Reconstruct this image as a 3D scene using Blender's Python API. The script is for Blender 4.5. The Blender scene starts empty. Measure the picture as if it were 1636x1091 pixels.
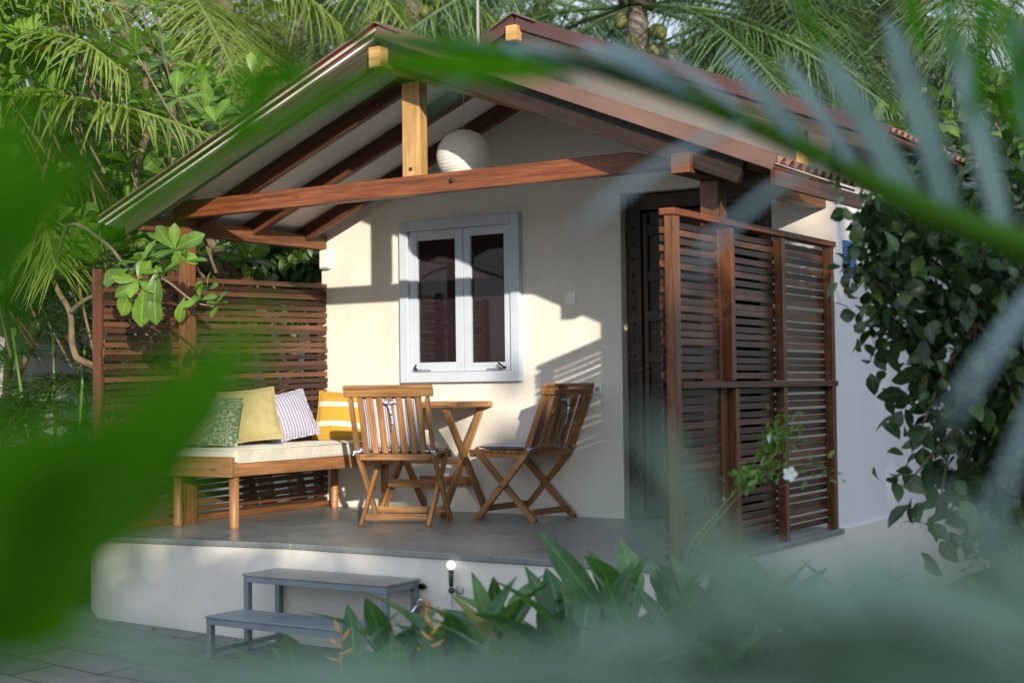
import bpy, bmesh, math, random
import numpy as np
from mathutils import Vector, Matrix, Euler
random.seed(7); RNG = np.random.default_rng(11)
PI = math.pi
scene = bpy.context.scene
col = scene.collection

# ------------------------------------------------------------------ camera
CF = 2341.7; CPX, CPY = 818.0, 545.5; CA, CP, CR = .5731, .0311, -.0122
CAM = Vector((4.548, -8.360, .856))
_v = Vector((-math.sin(CA), math.cos(CA), 0)); _r = Vector((math.cos(CA), math.sin(CA), 0)); _u = Vector((0, 0, 1))
FW = math.cos(CP)*_v + math.sin(CP)*_u; _up = -math.sin(CP)*_v + math.cos(CP)*_u
RT = math.cos(CR)*_r + math.sin(CR)*_up; UP = -math.sin(CR)*_r + math.cos(CR)*_up
def at(px, py, d):                      # world point seen at a photo pixel, d metres in front of the lens
    return CAM + (FW + RT*((px-CPX)/CF) - UP*((py-CPY)/CF))*d
cam_d = bpy.data.cameras.new('camera'); cam = bpy.data.objects.new('camera', cam_d); col.objects.link(cam)
cam.matrix_world = Matrix((( RT.x, UP.x, -FW.x, CAM.x), (RT.y, UP.y, -FW.y, CAM.y), (RT.z, UP.z, -FW.z, CAM.z), (0, 0, 0, 1)))
cam_d.sensor_width = 36; cam_d.lens = 36*CF/1636; cam_d.clip_end = 500; cam_d.clip_start = .02
cam_d.dof.use_dof = True; cam_d.dof.focus_distance = 9.1; cam_d.dof.aperture_fstop = 1.9; cam_d.dof.aperture_blades = 9
scene.camera = cam

# ------------------------------------------------------------------ light
SUN = Vector((-.948, 1.0, -.325)).normalized()
w = bpy.data.worlds.new('World'); scene.world = w; w.use_nodes = True
nt = w.node_tree; bg = nt.nodes['Background']
sky = nt.nodes.new('ShaderNodeTexSky'); sky.sky_type = 'NISHITA'; sky.sun_disc = False
sky.sun_elevation = math.radians(13.3); sky.sun_rotation = math.radians(136.5)
sky.air_density = 1.0; sky.dust_density = 1.0; sky.ozone_density = 2.0
tc = nt.nodes.new('ShaderNodeTexCoord'); cn = nt.nodes.new('ShaderNodeTexNoise'); cn.inputs['Scale'].default_value = 3.2; cn.inputs['Detail'].default_value = 8
cmap = nt.nodes.new('ShaderNodeMapping'); cmap.inputs['Scale'].default_value = (1, 1, 2.6); nt.links.new(tc.outputs['Generated'], cmap.inputs[0]); nt.links.new(cmap.outputs[0], cn.inputs['Vector'])
cr_ = nt.nodes.new('ShaderNodeValToRGB'); cr_.color_ramp.elements[0].position = .36; cr_.color_ramp.elements[1].position = .58; nt.links.new(cn.outputs[0], cr_.inputs[0])
cm = nt.nodes.new('ShaderNodeMix'); cm.data_type = 'RGBA'; nt.links.new(cr_.outputs[0], cm.inputs[0]); nt.links.new(sky.outputs[0], cm.inputs[6]); cm.inputs[7].default_value = (5.2, 5.7, 6.6, 1)
nt.links.new(cm.outputs[2], bg.inputs[0]); bg.inputs[1].default_value = .15
sd = bpy.data.lights.new('sun', 'SUN'); so = bpy.data.objects.new('sun', sd); col.objects.link(so)
sd.energy = 4.3; sd.angle = math.radians(.55); sd.color = (1.0, .88, .72)
so.rotation_mode = 'QUATERNION'; so.rotation_quaternion = SUN.to_track_quat('-Z', 'Y')
scene.view_settings.view_transform = 'Standard'; scene.view_settings.look = 'None'
scene.view_settings.gamma = 1; scene.view_settings.exposure = 0.5
scene.render.engine = 'CYCLES'
scene.cycles.use_denoising = True
scene.cycles.max_bounces = 8; scene.cycles.transparent_max_bounces = 8
scene.cycles.sample_clamp_indirect = 6

# ------------------------------------------------------------------ materials
def new_mat(name):
    m = bpy.data.materials.new(name); m.use_nodes = True
    n = m.node_tree.nodes; l = m.node_tree.links
    return m, n, l, n['Principled BSDF']
def ramp(n, stops):
    r = n.new('ShaderNodeValToRGB')
    while len(r.color_ramp.elements) < len(stops): r.color_ramp.elements.new(.5)
    for e, (p, c) in zip(r.color_ramp.elements, stops):
        e.position = p; e.color = (*c, 1) if len(c) == 3 else c
    return r
def mixc(n, l, fac, a, b, mode='MIX'):
    m = n.new('ShaderNodeMix'); m.data_type = 'RGBA'; m.blend_type = mode
    for s, v in ((0, fac), (6, a), (7, b)):
        if hasattr(v, 'links') or hasattr(v, 'is_linked'): l.new(v, m.inputs[s])
        elif s == 0: m.inputs[0].default_value = v
        else: m.inputs[s].default_value = (*v, 1)
    return m.outputs[2]
def noise(n, l, vec, scale, detail=4, rough=.55):
    t = n.new('ShaderNodeTexNoise'); t.inputs['Scale'].default_value = scale
    t.inputs['Detail'].default_value = detail; t.inputs['Roughness'].default_value = rough
    if vec is not None: l.new(vec, t.inputs['Vector'])
    return t.outputs[0]
def bump(n, l, p, h, strength, dist=.01):
    b = n.new('ShaderNodeBump'); b.inputs['Strength'].default_value = strength; b.inputs['Distance'].default_value = dist
    l.new(h, b.inputs['Height']); l.new(b.outputs[0], p.inputs['Normal'])
def coords(n, which='Object'):
    return n.new('ShaderNodeTexCoord').outputs[which]
def mapping(n, l, vec, scale):
    m = n.new('ShaderNodeMapping'); m.inputs['Scale'].default_value = scale; l.new(vec, m.inputs[0]); return m.outputs[0]

def wood(name, dark, light, rough=.5, var=.35, worn=None, grain=1.0, spec=.35):
    m, n, l, p = new_mat(name)
    uv = coords(n, 'UV')
    g1 = noise(n, l, mapping(n, l, uv, (2.2*grain, 45*grain, 1)), 1.0, 8, .62)
    r1 = ramp(n, [(.3, dark), (.7, light)]); l.new(g1, r1.inputs[0])
    g2 = noise(n, l, mapping(n, l, uv, (6, 260, 1)), 1.0, 3, .6)
    c = mixc(n, l, .35, r1.outputs[0], g2, 'OVERLAY')
    geo = n.new('ShaderNodeNewGeometry')
    rr = ramp(n, [(0, (1-var,)*3), (.55, (1, 1, 1)), (1, (1+var, 1+var*.8, 1+var*.6))]); l.new(geo.outputs['Random Per Island'], rr.inputs[0])
    c = mixc(n, l, 1.0, c, rr.outputs[0], 'MULTIPLY')
    g4 = noise(n, l, mapping(n, l, uv, (1.1, 7, 1)), 1.3, 6, .65); r4 = ramp(n, [(.3, (.62, .60, .58)), (.52, (1, 1, 1)), (.72, (1.28, 1.2, 1.08))]); l.new(g4, r4.inputs[0]); c = mixc(n, l, 1.0, c, r4.outputs[0], 'MULTIPLY')
    vk = n.new('ShaderNodeTexVoronoi'); vk.inputs['Scale'].default_value = 1.0; l.new(mapping(n, l, uv, (2.2, 9, 1)), vk.inputs['Vector'])
    rk = ramp(n, [(.05, (.30, .24, .2)), (.10, (1, 1, 1))]); l.new(vk.outputs[0], rk.inputs[0]); c = mixc(n, l, .8, c, rk.outputs[0], 'MULTIPLY')
    if worn:
        g3 = noise(n, l, mapping(n, l, uv, (3, 14, 1)), 1.7, 6, .7)
        r3 = ramp(n, [(.64, (0, 0, 0)), (.74, (.7, .7, .7))]); l.new(g3, r3.inputs[0])
        c = mixc(n, l, r3.outputs[0], c, worn)
    l.new(c, p.inputs['Base Color']); p.inputs['Roughness'].default_value = rough
    p.inputs['Specular IOR Level'].default_value = spec
    bump(n, l, p, g1, .35, .003)
    return m

def plaster(name, base, dirty=None, zlo=None, zhi=None):
    m, n, l, p = new_mat(name)
    o = coords(n)
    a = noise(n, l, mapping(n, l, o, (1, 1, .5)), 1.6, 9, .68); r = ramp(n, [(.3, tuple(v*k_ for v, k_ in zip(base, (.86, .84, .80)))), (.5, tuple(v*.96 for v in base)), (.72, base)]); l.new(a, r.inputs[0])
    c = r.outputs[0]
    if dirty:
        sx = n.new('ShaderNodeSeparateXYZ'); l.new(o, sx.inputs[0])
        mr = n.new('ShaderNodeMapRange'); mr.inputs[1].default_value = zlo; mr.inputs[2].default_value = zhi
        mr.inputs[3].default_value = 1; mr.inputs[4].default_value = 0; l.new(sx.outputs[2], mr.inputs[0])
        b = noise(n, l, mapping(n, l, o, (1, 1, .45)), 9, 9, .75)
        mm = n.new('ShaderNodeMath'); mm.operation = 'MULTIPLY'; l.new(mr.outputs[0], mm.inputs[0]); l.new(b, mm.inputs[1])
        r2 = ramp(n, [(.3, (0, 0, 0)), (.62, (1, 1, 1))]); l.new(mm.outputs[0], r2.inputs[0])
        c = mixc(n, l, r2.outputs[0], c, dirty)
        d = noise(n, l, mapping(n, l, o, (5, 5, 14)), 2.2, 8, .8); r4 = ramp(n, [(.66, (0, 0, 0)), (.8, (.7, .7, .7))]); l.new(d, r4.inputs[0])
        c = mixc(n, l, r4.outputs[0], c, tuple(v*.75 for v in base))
    l.new(c, p.inputs['Base Color']); p.inputs['Roughness'].default_value = .85
    p.inputs['Specular IOR Level'].default_value = .2
    f = noise(n, l, mapping(n, l, o, (1, 1, 1.6)), 9, 10, .72); bump(n, l, p, f, .35, .012)
    return m

def flat(name, c, rough=.5, spec=.5, metal=0, nz=0, var=.12):
    m, n, l, p = new_mat(name)
    o = coords(n); a = noise(n, l, o, nz or 7, 6, .6)
    r = ramp(n, [(.3, tuple(v*(1-var) for v in c)), (.7, tuple(v*(1+var) for v in c))]); l.new(a, r.inputs[0])
    l.new(r.outputs[0], p.inputs['Base Color']); p.inputs['Roughness'].default_value = rough
    p.inputs['Specular IOR Level'].default_value = spec; p.inputs['Metallic'].default_value = metal
    return m

def leafmat(name, dark, mid, light, trans=.35, rough=.38, spec=.5, yellow=None, yfrac=.03):
    m, n, l, p = new_mat(name)
    geo = n.new('ShaderNodeNewGeometry')
    r = ramp(n, [(0, dark), (.5, mid), (1, light)]); l.new(geo.outputs['Random Per Island'], r.inputs[0])
    c = r.outputs[0]
    a = noise(n, l, coords(n), 14, 4, .6); rr = ramp(n, [(.3, (.72,)*3), (.7, (1.2,)*3)]); l.new(a, rr.inputs[0])
    c = mixc(n, l, 1.0, c, rr.outputs[0], 'MULTIPLY')
    # paler midrib, from the leaf's own UV
    uv = n.new('ShaderNodeSeparateXYZ'); l.new(coords(n, 'UV'), uv.inputs[0])
    ab = n.new('ShaderNodeMath'); ab.operation = 'ABSOLUTE'; l.new(uv.outputs[1], ab.inputs[0])
    rb = ramp(n, [(0, (1, 1, 1)), (.10, (.0,)*3)]); l.new(ab.outputs[0], rb.inputs[0])
    fm = n.new('ShaderNodeMath'); fm.operation = 'MULTIPLY'; fm.inputs[1].default_value = .45; l.new(rb.outputs[0], fm.inputs[0])
    c = mixc(n, l, fm.outputs[0], c, tuple(min(1, v*2.2+.03) for v in light))
    if yellow:
        wn = n.new('ShaderNodeTexWhiteNoise'); wn.noise_dimensions = '1D'; l.new(geo.outputs['Random Per Island'], wn.inputs['W'])
        ry = ramp(n, [(1-yfrac-.01, (0, 0, 0)), (1-yfrac, (1, 1, 1))]); l.new(wn.outputs[0], ry.inputs[0])
        c = mixc(n, l, ry.outputs[0], c, yellow)
    l.new(c, p.inputs['Base Color']); p.inputs['Roughness'].default_value = rough; p.inputs['Specular IOR Level'].default_value = spec
    if trans:
        tr = n.new('ShaderNodeBsdfTranslucent')
        ct = mixc(n, l, 1.0, c, (1.25, 1.5, .45), 'MULTIPLY'); l.new(ct, tr.inputs[0])
        mx = n.new('ShaderNodeMixShader'); mx.inputs[0].default_value = trans
        l.new(p.outputs[0], mx.inputs[1]); l.new(tr.outputs[0], mx.inputs[2]); l.new(mx.outputs[0], n['Material Output'].inputs[0])
    return m

M = {}
M['dark_slat'] = wood('dark_slat', (.055, .018, .009), (.19, .065, .03), .45, .5)
M['slat_in'] = wood('slat_in', (.040, .021, .014), (.125, .060, .036), .42, .75)
M['red_beam'] = wood('red_beam', (.10, .03, .012), (.30, .10, .04), .42, .2, worn=(.33, .2, .12))
M['rafter'] = wood('rafter', (.055, .02, .011), (.17, .065, .03), .5, .3)
M['barge'] = wood('barge', (.022, .018, .011), (.08, .066, .042), .6, .15)
M['shaded_barge'] = wood('shaded_barge', (.010, .007, .005), (.045, .024, .015), .6, .15)  # shade on the right barge rafter, put into a near-black wood colour
M['post'] = wood('post', (.085, .035, .016), (.25, .11, .048), .45, .2)
M['pale_beam'] = wood('pale_beam', (.42, .24, .085), (.66, .42, .17), .55, .15, worn=(.6, .5, .36))
M['teak'] = wood('teak', (.17, .075, .03), (.52, .28, .115), .42, .3, grain=1.0)
M['bench_wood'] = wood('bench_wood', (.20, .09, .04), (.42, .22, .10), .42, .15, grain=.7)
M['door_wood'] = wood('door_wood', (.012, .008, .005), (.07, .04, .022), .5, .5, worn=(.10, .055, .03))
M['wall'] = plaster('wall', (.76, .73, .675))
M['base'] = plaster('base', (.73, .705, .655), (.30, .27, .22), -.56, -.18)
M['side'] = plaster('side', (.74, .75, .79))  # plaster tinted blue: the cool cast of shade is in its colour
M['ceiling'] = flat('ceiling', (.80, .76, .72), .8, .2, 0, 3)
M['window_paint'] = flat('window_paint', (.52, .59, .69), .45, .4, 0, 12, .05)
M['metal_paint'] = flat('metal_paint', (.19, .24, .27), .45, .5, 0, 5, .2)
M['step_top'] = flat('step_top', (.30, .30, .29), .55, .4, 0, 4, .2)
M['paper'] = flat('paper', (.90, .88, .83), .8, .1, 0, 9, .02)
_n = M['paper'].node_tree; _t = _n.nodes.new('ShaderNodeBsdfTranslucent'); _t.inputs[0].default_value = (.95, .92, .85, 1); _m = _n.nodes.new('ShaderNodeMixShader'); _m.inputs[0].default_value = .2
_n.links.new(_n.nodes['Principled BSDF'].outputs[0], _m.inputs[1]); _n.links.new(_t.outputs[0], _m.inputs[2]); _n.links.new(_m.outputs[0], _n.nodes['Material Output'].inputs[0])
M['white_plastic'] = flat('white_plastic', (.8, .79, .76), .4)
M['black_plastic'] = flat('black_plastic', (.02, .03, .028), .4)
M['grey_plastic'] = flat('grey_plastic', (.35, .37, .38), .5)
M['brass'] = flat('brass', (.5, .4, .25), .35, .5, 1)
M['chrome'] = flat('chrome', (.6, .6, .6), .25, .5, 1)
M['rust'] = flat('rust', (.16, .09, .06), .7)
M['iron'] = flat('iron', (.05, .035, .03), .5, .5, .7)
M['trim'] = flat('trim', (.17, .10, .08), .5, .4, 0, 3, .2)
M['pale_edge'] = flat('pale_edge', (.46, .43, .36), .6)
M['maroon'] = flat('maroon', (.085, .045, .045), .55, .3, 0, 3, .25)
M['roof'] = flat('roof', (.20, .085, .07), .6, .3, 0, 2.5, .3)
M['sign'] = flat('sign', (.06, .14, .48), .4, .4, 0, 20, .05)
M['ink'] = flat('ink', (.01, .015, .04), .5)
M['bark'] = flat('bark', (.17, .13, .09), .85, .2, 0, 14, .4)
M['palm_bark'] = flat('palm_bark', (.16, .14, .12), .9, .2, 0, 9, .4)
M['nut'] = flat('nut', (.13, .14, .04), .5, .4, 0, 6, .3)
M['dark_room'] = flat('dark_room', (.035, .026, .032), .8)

def m_roof():
    m, n, l, p = new_mat('roof_sheet'); o = coords(n)
    a = noise(n, l, mapping(n, l, o, (.8, 3, 1)), 2.2, 8, .65); r = ramp(n, [(.3, (.12, .055, .048)), (.55, (.25, .12, .095)), (.8, (.34, .21, .17))]); l.new(a, r.inputs[0])
    l.new(r.outputs[0], p.inputs['Base Color']); p.inputs['Roughness'].default_value = .6; return m
M['roof'] = m_roof()
def m_floor():
    m, n, l, p = new_mat('polished_floor'); o = coords(n)
    a = noise(n, l, o, 1.6, 9, .65); r = ramp(n, [(.3, (.165, .185, .185)), (.5, (.215, .24, .235)), (.7, (.28, .30, .29))]); l.new(a, r.inputs[0])
    b = noise(n, l, o, 38, 6, .8); r2 = ramp(n, [(.3, (.85,)*3), (.75, (1.12,)*3)]); l.new(b, r2.inputs[0])
    c = mixc(n, l, 1.0, r.outputs[0], r2.outputs[0], 'MULTIPLY'); l.new(c, p.inputs['Base Color'])
    r3 = ramp(n, [(.3, (.22,)*3), (.7, (.42,)*3)]); l.new(a, r3.inputs[0]); l.new(r3.outputs[0], p.inputs['Roughness'])
    
    v = n.new('ShaderNodeTexVoronoi'); v.feature = 'DISTANCE_TO_EDGE'; v.inputs['Scale'].default_value = .75
    wv = mixc(n, l, .25, o, noise(n, l, o, 3, 4), 'ADD'); l.new(wv, v.inputs['Vector'])
    rc = ramp(n, [(0, (1, 1, 1)), (.006, (0, 0, 0))]); l.new(v.outputs[0], rc.inputs[0])
    c2 = mixc(n, l, rc.outputs[0], c, (.34, .34, .32)); l.new(c2, p.inputs['Base Color'])
    bump(n, l, p, b, .06, .004); return m
M['floor'] = m_floor()
def m_glass():
    m, n, l, p = new_mat('window_glass'); p.inputs['Base Color'].default_value = (.022, .014, .018, 1)
    p.inputs['Roughness'].default_value = .03; p.inputs['Specular IOR Level'].default_value = .35
    bump(n, l, p, noise(n, l, coords(n), 3.5, 2), .03, .01); return m
M['glass'] = m_glass()
def m_bulb():
    m, n, l, p = new_mat('lit_bulb'); p.inputs['Base Color'].default_value = (.9, .9, .88, 1)
    p.inputs['Emission Color'].default_value = (1, .97, .9, 1); p.inputs['Emission Strength'].default_value = .9; return m
M['bulb'] = m_bulb()
def m_pavers():
    m, n, l, p = new_mat('pavers'); o = coords(n)
    b = n.new('ShaderNodeTexBrick'); l.new(o, b.inputs['Vector']); b.inputs['Scale'].default_value = 1
    b.inputs['Brick Width'].default_value = .6; b.inputs['Row Height'].default_value = .3; b.inputs['Mortar Size'].default_value = .009
    b.inputs['Color1'].default_value = (.15, .155, .16, 1); b.inputs['Color2'].default_value = (.22, .22, .215, 1); b.inputs['Mortar'].default_value = (.045, .045, .04, 1)
    a = noise(n, l, o, 6, 9, .75); r = ramp(n, [(.3, (.6,)*3), (.7, (1.25,)*3)]); l.new(a, r.inputs[0])
    c = mixc(n, l, 1.0, b.outputs[0], r.outputs[0], 'MULTIPLY'); l.new(c, p.inputs['Base Color']); p.inputs['Roughness'].default_value = .75
    bump(n, l, p, b.outputs[1], -.5, .006); return m
M['pavers'] = m_pavers()
def m_soil():
    m, n, l, p = new_mat('soil'); o = coords(n)
    a = noise(n, l, o, 2.5, 10, .75); r = ramp(n, [(.3, (.03, .024, .016)), (.5, (.07, .055, .035)), (.7, (.06, .085, .03))]); l.new(a, r.inputs[0])
    l.new(r.outputs[0], p.inputs['Base Color']); p.inputs['Roughness'].default_value = .95
    bump(n, l, p, noise(n, l, o, 30, 8, .8), .8, .03); return m
M['soil'] = m_soil()
def fabric(name, cols, kind='plain', scale=30, axis=0):
    m, n, l, p = new_mat(name); uv = coords(n, 'UV')
    if kind == 'stripe':
        sx = n.new('ShaderNodeSeparateXYZ'); l.new(uv, sx.inputs[0])
        mt = n.new('ShaderNodeMath'); mt.operation = 'MULTIPLY'; mt.inputs[1].default_value = scale; l.new(sx.outputs[axis], mt.inputs[0])
        fr = n.new('ShaderNodeMath'); fr.operation = 'FRACT'; l.new(mt.outputs[0], fr.inputs[0])
        r = ramp(n, cols); r.color_ramp.interpolation = 'CONSTANT'; l.new(fr.outputs[0], r.inputs[0]); c = r.outputs[0]
    elif kind == 'bands':
        sx = n.new('ShaderNodeSeparateXYZ'); l.new(uv, sx.inputs[0])
        r = ramp(n, cols); r.color_ramp.interpolation = 'CONSTANT'; l.new(sx.outputs[axis], r.inputs[0]); c = r.outputs[0]
    elif kind == 'swirl':
        v = n.new('ShaderNodeTexVoronoi'); v.feature = 'F1'; v.inputs['Scale'].default_value = scale
        ns = n.new('ShaderNodeTexNoise'); ns.inputs['Scale'].default_value = 6; l.new(uv, ns.inputs['Vector'])
        mx = mixc(n, l, .12, uv, ns.outputs[1], 'ADD'); l.new(mx, v.inputs['Vector'])
        mt = n.new('ShaderNodeMath'); mt.operation = 'MULTIPLY'; mt.inputs[1].default_value = 22; l.new(v.outputs[0], mt.inputs[0])
        sn = n.new('ShaderNodeMath'); sn.operation = 'SINE'; l.new(mt.outputs[0], sn.inputs[0])
        r = ramp(n, cols); l.new(sn.outputs[0], r.inputs[0]); c = r.outputs[0]
    else:
        a = noise(n, l, uv, 5, 5, .6); r = ramp(n, cols); l.new(a, r.inputs[0]); c = r.outputs[0]
    wv = noise(n, l, mapping(n, l, uv, (260, 260, 1)), 1.0, 2)
    rw = ramp(n, [(.3, (.88,)*3), (.7, (1.08,)*3)]); l.new(wv, rw.inputs[0])
    c = mixc(n, l, 1.0, c, rw.outputs[0], 'MULTIPLY')
    l.new(c, p.inputs['Base Color']); p.inputs['Roughness'].default_value = .9; p.inputs['Specular IOR Level'].default_value = .15
    p.inputs['Sheen Weight'].default_value = .2
    nb = noise(n, l, coords(n), 11, 5, .6); bump(n, l, p, nb, .55, .02)
    return m
M['linen'] = fabric('linen', [(.3, (.52, .50, .45)), (.7, (.68, .655, .59))])
M['olive'] = fabric('olive', [(.3, (.37, .32, .15)), (.7, (.46, .40, .20))])
M['green_print'] = fabric('green_print', [(.2, (.11, .17, .13)), (.5, (.20, .25, .18)), (.8, (.42, .42, .27))], 'swirl', 6)
M['blue_stripe'] = fabric('blue_stripe', [(0, (.20, .20, .36)), (.38, (.52, .53, .60)), (.75, (.36, .37, .50)), (.86, (.52, .53, .60))], 'stripe', 17, 0)
M['pad_stripe'] = fabric('pad_stripe', [(0, (.12, .13, .33)), (.22, (.58, .6, .68)), (.5, (.22, .24, .44)), (.6, (.62, .63, .7))], 'stripe', 15, 0)
M['mustard'] = fabric('mustard', [(0, (.50, .30, .045)), (.24, (.74, .72, .60)), (.34, (.54, .32, .045)), (.66, (.74, .72, .60)), (.76, (.52, .30, .04))], 'bands', 1, 1)

# foliage
M['leaf_almond'] = leafmat('leaf_almond', (.06, .14, .02), (.12, .24, .035), (.20, .33, .055), .4, .36, yellow=(.45, .25, .04), yfrac=.015)
M['leaf_back'] = leafmat('leaf_back', (.03, .07, .02), (.065, .13, .03), (.11, .20, .045), .35, .4)
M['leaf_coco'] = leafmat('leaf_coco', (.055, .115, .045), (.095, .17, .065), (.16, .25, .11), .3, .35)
M['leaf_coco_sunlit'] = leafmat('leaf_coco_sunlit', (.12, .18, .03), (.18, .26, .045), (.27, .35, .085), .35, .4)  # sunlight on the fronds, put into a yellower and lighter leaf colour
M['leaf_areca'] = leafmat('leaf_areca', (.022, .05, .018), (.04, .08, .024), (.07, .12, .035), .25, .4)
M['leaf_heli'] = leafmat('leaf_heli', (.05, .13, .06), (.08, .19, .08), (.14, .27, .10), .3, .45, yellow=(.22, .23, .07), yfrac=.025)
M['leaf_shrub'] = leafmat('leaf_shrub', (.018, .045, .02), (.035, .08, .028), (.075, .14, .035), .2, .3, yellow=(.22, .24, .05), yfrac=.012)
M['leaf_jasmine'] = leafmat('leaf_jasmine', (.06, .15, .03), (.11, .22, .045), (.20, .33, .06), .35, .4)
M['leaf_frond'] = leafmat('leaf_frond', (.18, .29, .31), (.215, .33, .35), (.25, .365, .39), .2, .38, .5)  # sky reflection on the leaflets is painted in as a blue-grey base
M['leaf_veil'] = leafmat('leaf_veil', (.18, .28, .195), (.20, .31, .235), (.22, .33, .27), .22, .4, .5)
M['leaf_tip'] = leafmat('leaf_tip', (.06, .15, .06), (.07, .165, .075), (.08, .18, .09), .3, .5, .2)
M['leaf_near'] = leafmat('leaf_near', (.055, .19, .006), (.065, .21, .007), (.08, .23, .008), .5, .6, .03)  # light coming through the leaf is put into this saturated green
M['near_green'] = flat('near_green', (.06, .17, .012), .6, .1)
M['stem_green'] = flat('stem_green', (.07, .16, .025), .45, .4)
M['stem_pale'] = flat('stem_pale', (.22, .27, .09), .5, .3)
M['flower_white'] = flat('flower_white', (.8, .85, .78), .6, .2)
M['bract'] = flat('bract', (.65, .36, .08), .5, .3, 0, 30, .25)
M['litter'] = leafmat('litter', (.10, .055, .025), (.17, .10, .04), (.20, .17, .05), 0, .7)

# ------------------------------------------------------------------ object helpers
def tag(o, label=None, cat=None, group=None, kind=None):
    if label: o['label'] = label
    if cat: o['category'] = cat
    if group: o['group'] = group
    if kind: o['kind'] = kind
    return o
def empty(name, loc=(0, 0, 0), rz=0.0):
    o = bpy.data.objects.new(name, None); col.objects.link(o); o.location = loc; o.rotation_euler = (0, 0, rz)
    o.empty_display_size = .1; return o
def copy_tree(o, parent=None):
    c = o.copy(); col.objects.link(c)
    if parent is not None: c.parent = parent
    for ch in list(o.children): copy_tree(ch, c)
    return c

class MB:
    """collects quads/tris with UVs; build() links them as one mesh object"""
    def __init__(s): s.v = []; s.f = []; s.uv = []; s.sm = []
    def add(s, vs, fs, uvs=None, smooth=False):
        b = len(s.v); s.v += [tuple(x) for x in vs]
        for i, f in enumerate(fs):
            s.f.append([b+k for k in f]); s.sm.append(smooth)
            s.uv.append(uvs[i] if uvs else [(vs[k][0], vs[k][1]) for k in f])
    def bar(s, p0, p1, w, h, up=(0, 0, 1), cut0=0, cut1=0):
        """rectangular bar from p0 to p1; w across, h along up; wood grain runs along it"""
        p0, p1 = Vector(p0), Vector(p1); d = (p1-p0); L = d.length; d.normalize()
        up = Vector(up); sd = d.cross(up)
        if sd.length < 1e-4: sd = d.cross(Vector((1, 0, 0)))
        sd.normalize(); u = sd.cross(d).normalized()
        c = [(-w/2, -h/2), (w/2, -h/2), (w/2, h/2), (-w/2, h/2)]
        vs = [p0+sd*a+u*b for a, b in c]+[p1+sd*a+u*b for a, b in c]
        o = random.random()*50, random.random()*50
        fs, uvs = [], []; per = [0, w, w+h, 2*w+h, 2*w+2*h]
        for i in range(4):
            j = (i+1) % 4; fs.append([i, j, 4+j, 4+i])
            uvs.append([(o[0], o[1]+per[i]), (o[0], o[1]+per[i+1]), (o[0]+L, o[1]+per[i+1]), (o[0]+L, o[1]+per[i])])
        fs.append([3, 2, 1, 0]); uvs.append([(o[0]+c[k][0]*.2, o[1]+c[k][1]) for k in (3, 2, 1, 0)])
        fs.append([4, 5, 6, 7]); uvs.append([(o[0]+c[k][0]*.2, o[1]+c[k][1]) for k in (0, 1, 2, 3)])
        s.add(vs, fs, uvs)
    def box(s, a, b):
        """axis-aligned box, corners a and b, grain along its longest side"""
        a, b = Vector(a), Vector(b); d = b-a; k = max(range(3), key=lambda i: abs(d[i])); m = (a+b)/2
        p0 = m.copy(); p1 = m.copy(); p0[k] = a[k]; p1[k] = b[k]
        if k == 2: s.bar(p0, p1, abs(d.x), abs(d.y), up=(0, 1, 0))
        elif k == 0: s.bar(p0, p1, abs(d.y), abs(d.z))
        else: s.bar(p0, p1, abs(d.x), abs(d.z))
    def tube(s, pts, rad, n=8, cap=True):
        pts = [Vector(p) for p in pts]
        if not hasattr(rad, '__len__'): rad = [rad]*len(pts)
        t = (pts[1]-pts[0]).normalized(); ref = Vector((0, 0, 1)) if abs(t.z) < .9 else Vector((1, 0, 0))
        x = t.cross(ref).normalized(); vs = []; L = [0]
        for i, p in enumerate(pts):
            if i: L.append(L[-1]+(p-pts[i-1]).length)
            a = pts[max(0, i-1)]; b = pts[min(len(pts)-1, i+1)]; t = (b-a).normalized()
            x = (x-t*x.dot(t)).normalized(); y = t.cross(x)
            for k in range(n):
                an = 2*PI*k/n; vs.append(p+(x*math.cos(an)+y*math.sin(an))*rad[i])
        o = random.random()*50
        fs, uvs = [], []
        for i in range(len(pts)-1):
            for k in range(n):
                j = (k+1) % n; fs.append([i*n+k, i*n+j, (i+1)*n+j, (i+1)*n+k])
                c0, c1 = o+k/n*2*PI*rad[i], o+(k+1)/n*2*PI*rad[i]
                uvs.append([(o+L[i], c0), (o+L[i], c1), (o+L[i+1], c1), (o+L[i+1], c0)])
        if cap:
            fs.append(list(range(n))[::-1]); uvs.append([(0, 0)]*n)
            fs.append([(len(pts)-1)*n+k for k in range(n)]); uvs.append([(0, 0)]*n)
        s.add(vs, fs, uvs, True)
    def prism(s, poly, z0, z1):
        """poly: xy outline, extruded from z0 to z1 (z0, z1 may be lists per vertex)"""
        n = len(poly); a = z0 if hasattr(z0, '__len__') else [z0]*n; b = z1 if hasattr(z1, '__len__') else [z1]*n
        vs = [(x, y, a[i]) for i, (x, y) in enumerate(poly)]+[(x, y, b[i]) for i, (x, y) in enumerate(poly)]
        fs = [list(range(n))[::-1], list(range(n, 2*n))]+[[i, (i+1) % n, n+(i+1) % n, n+i] for i in range(n)]
        s.add(vs, fs)
    def prism_y(s, poly, y0, y1):
        """poly in xz, extruded in y"""
        n = len(poly); vs = [(x, y0, z) for x, z in poly]+[(x, y1, z) for x, z in poly]
        fs = [list(range(n)), list(range(n, 2*n))[::-1]]+[[(i+1) % n, i, n+i, n+(i+1) % n] for i in range(n)]
        s.add(vs, fs, [[(vs[k][0], vs[k][2]) for k in f] for f in fs])
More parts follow.
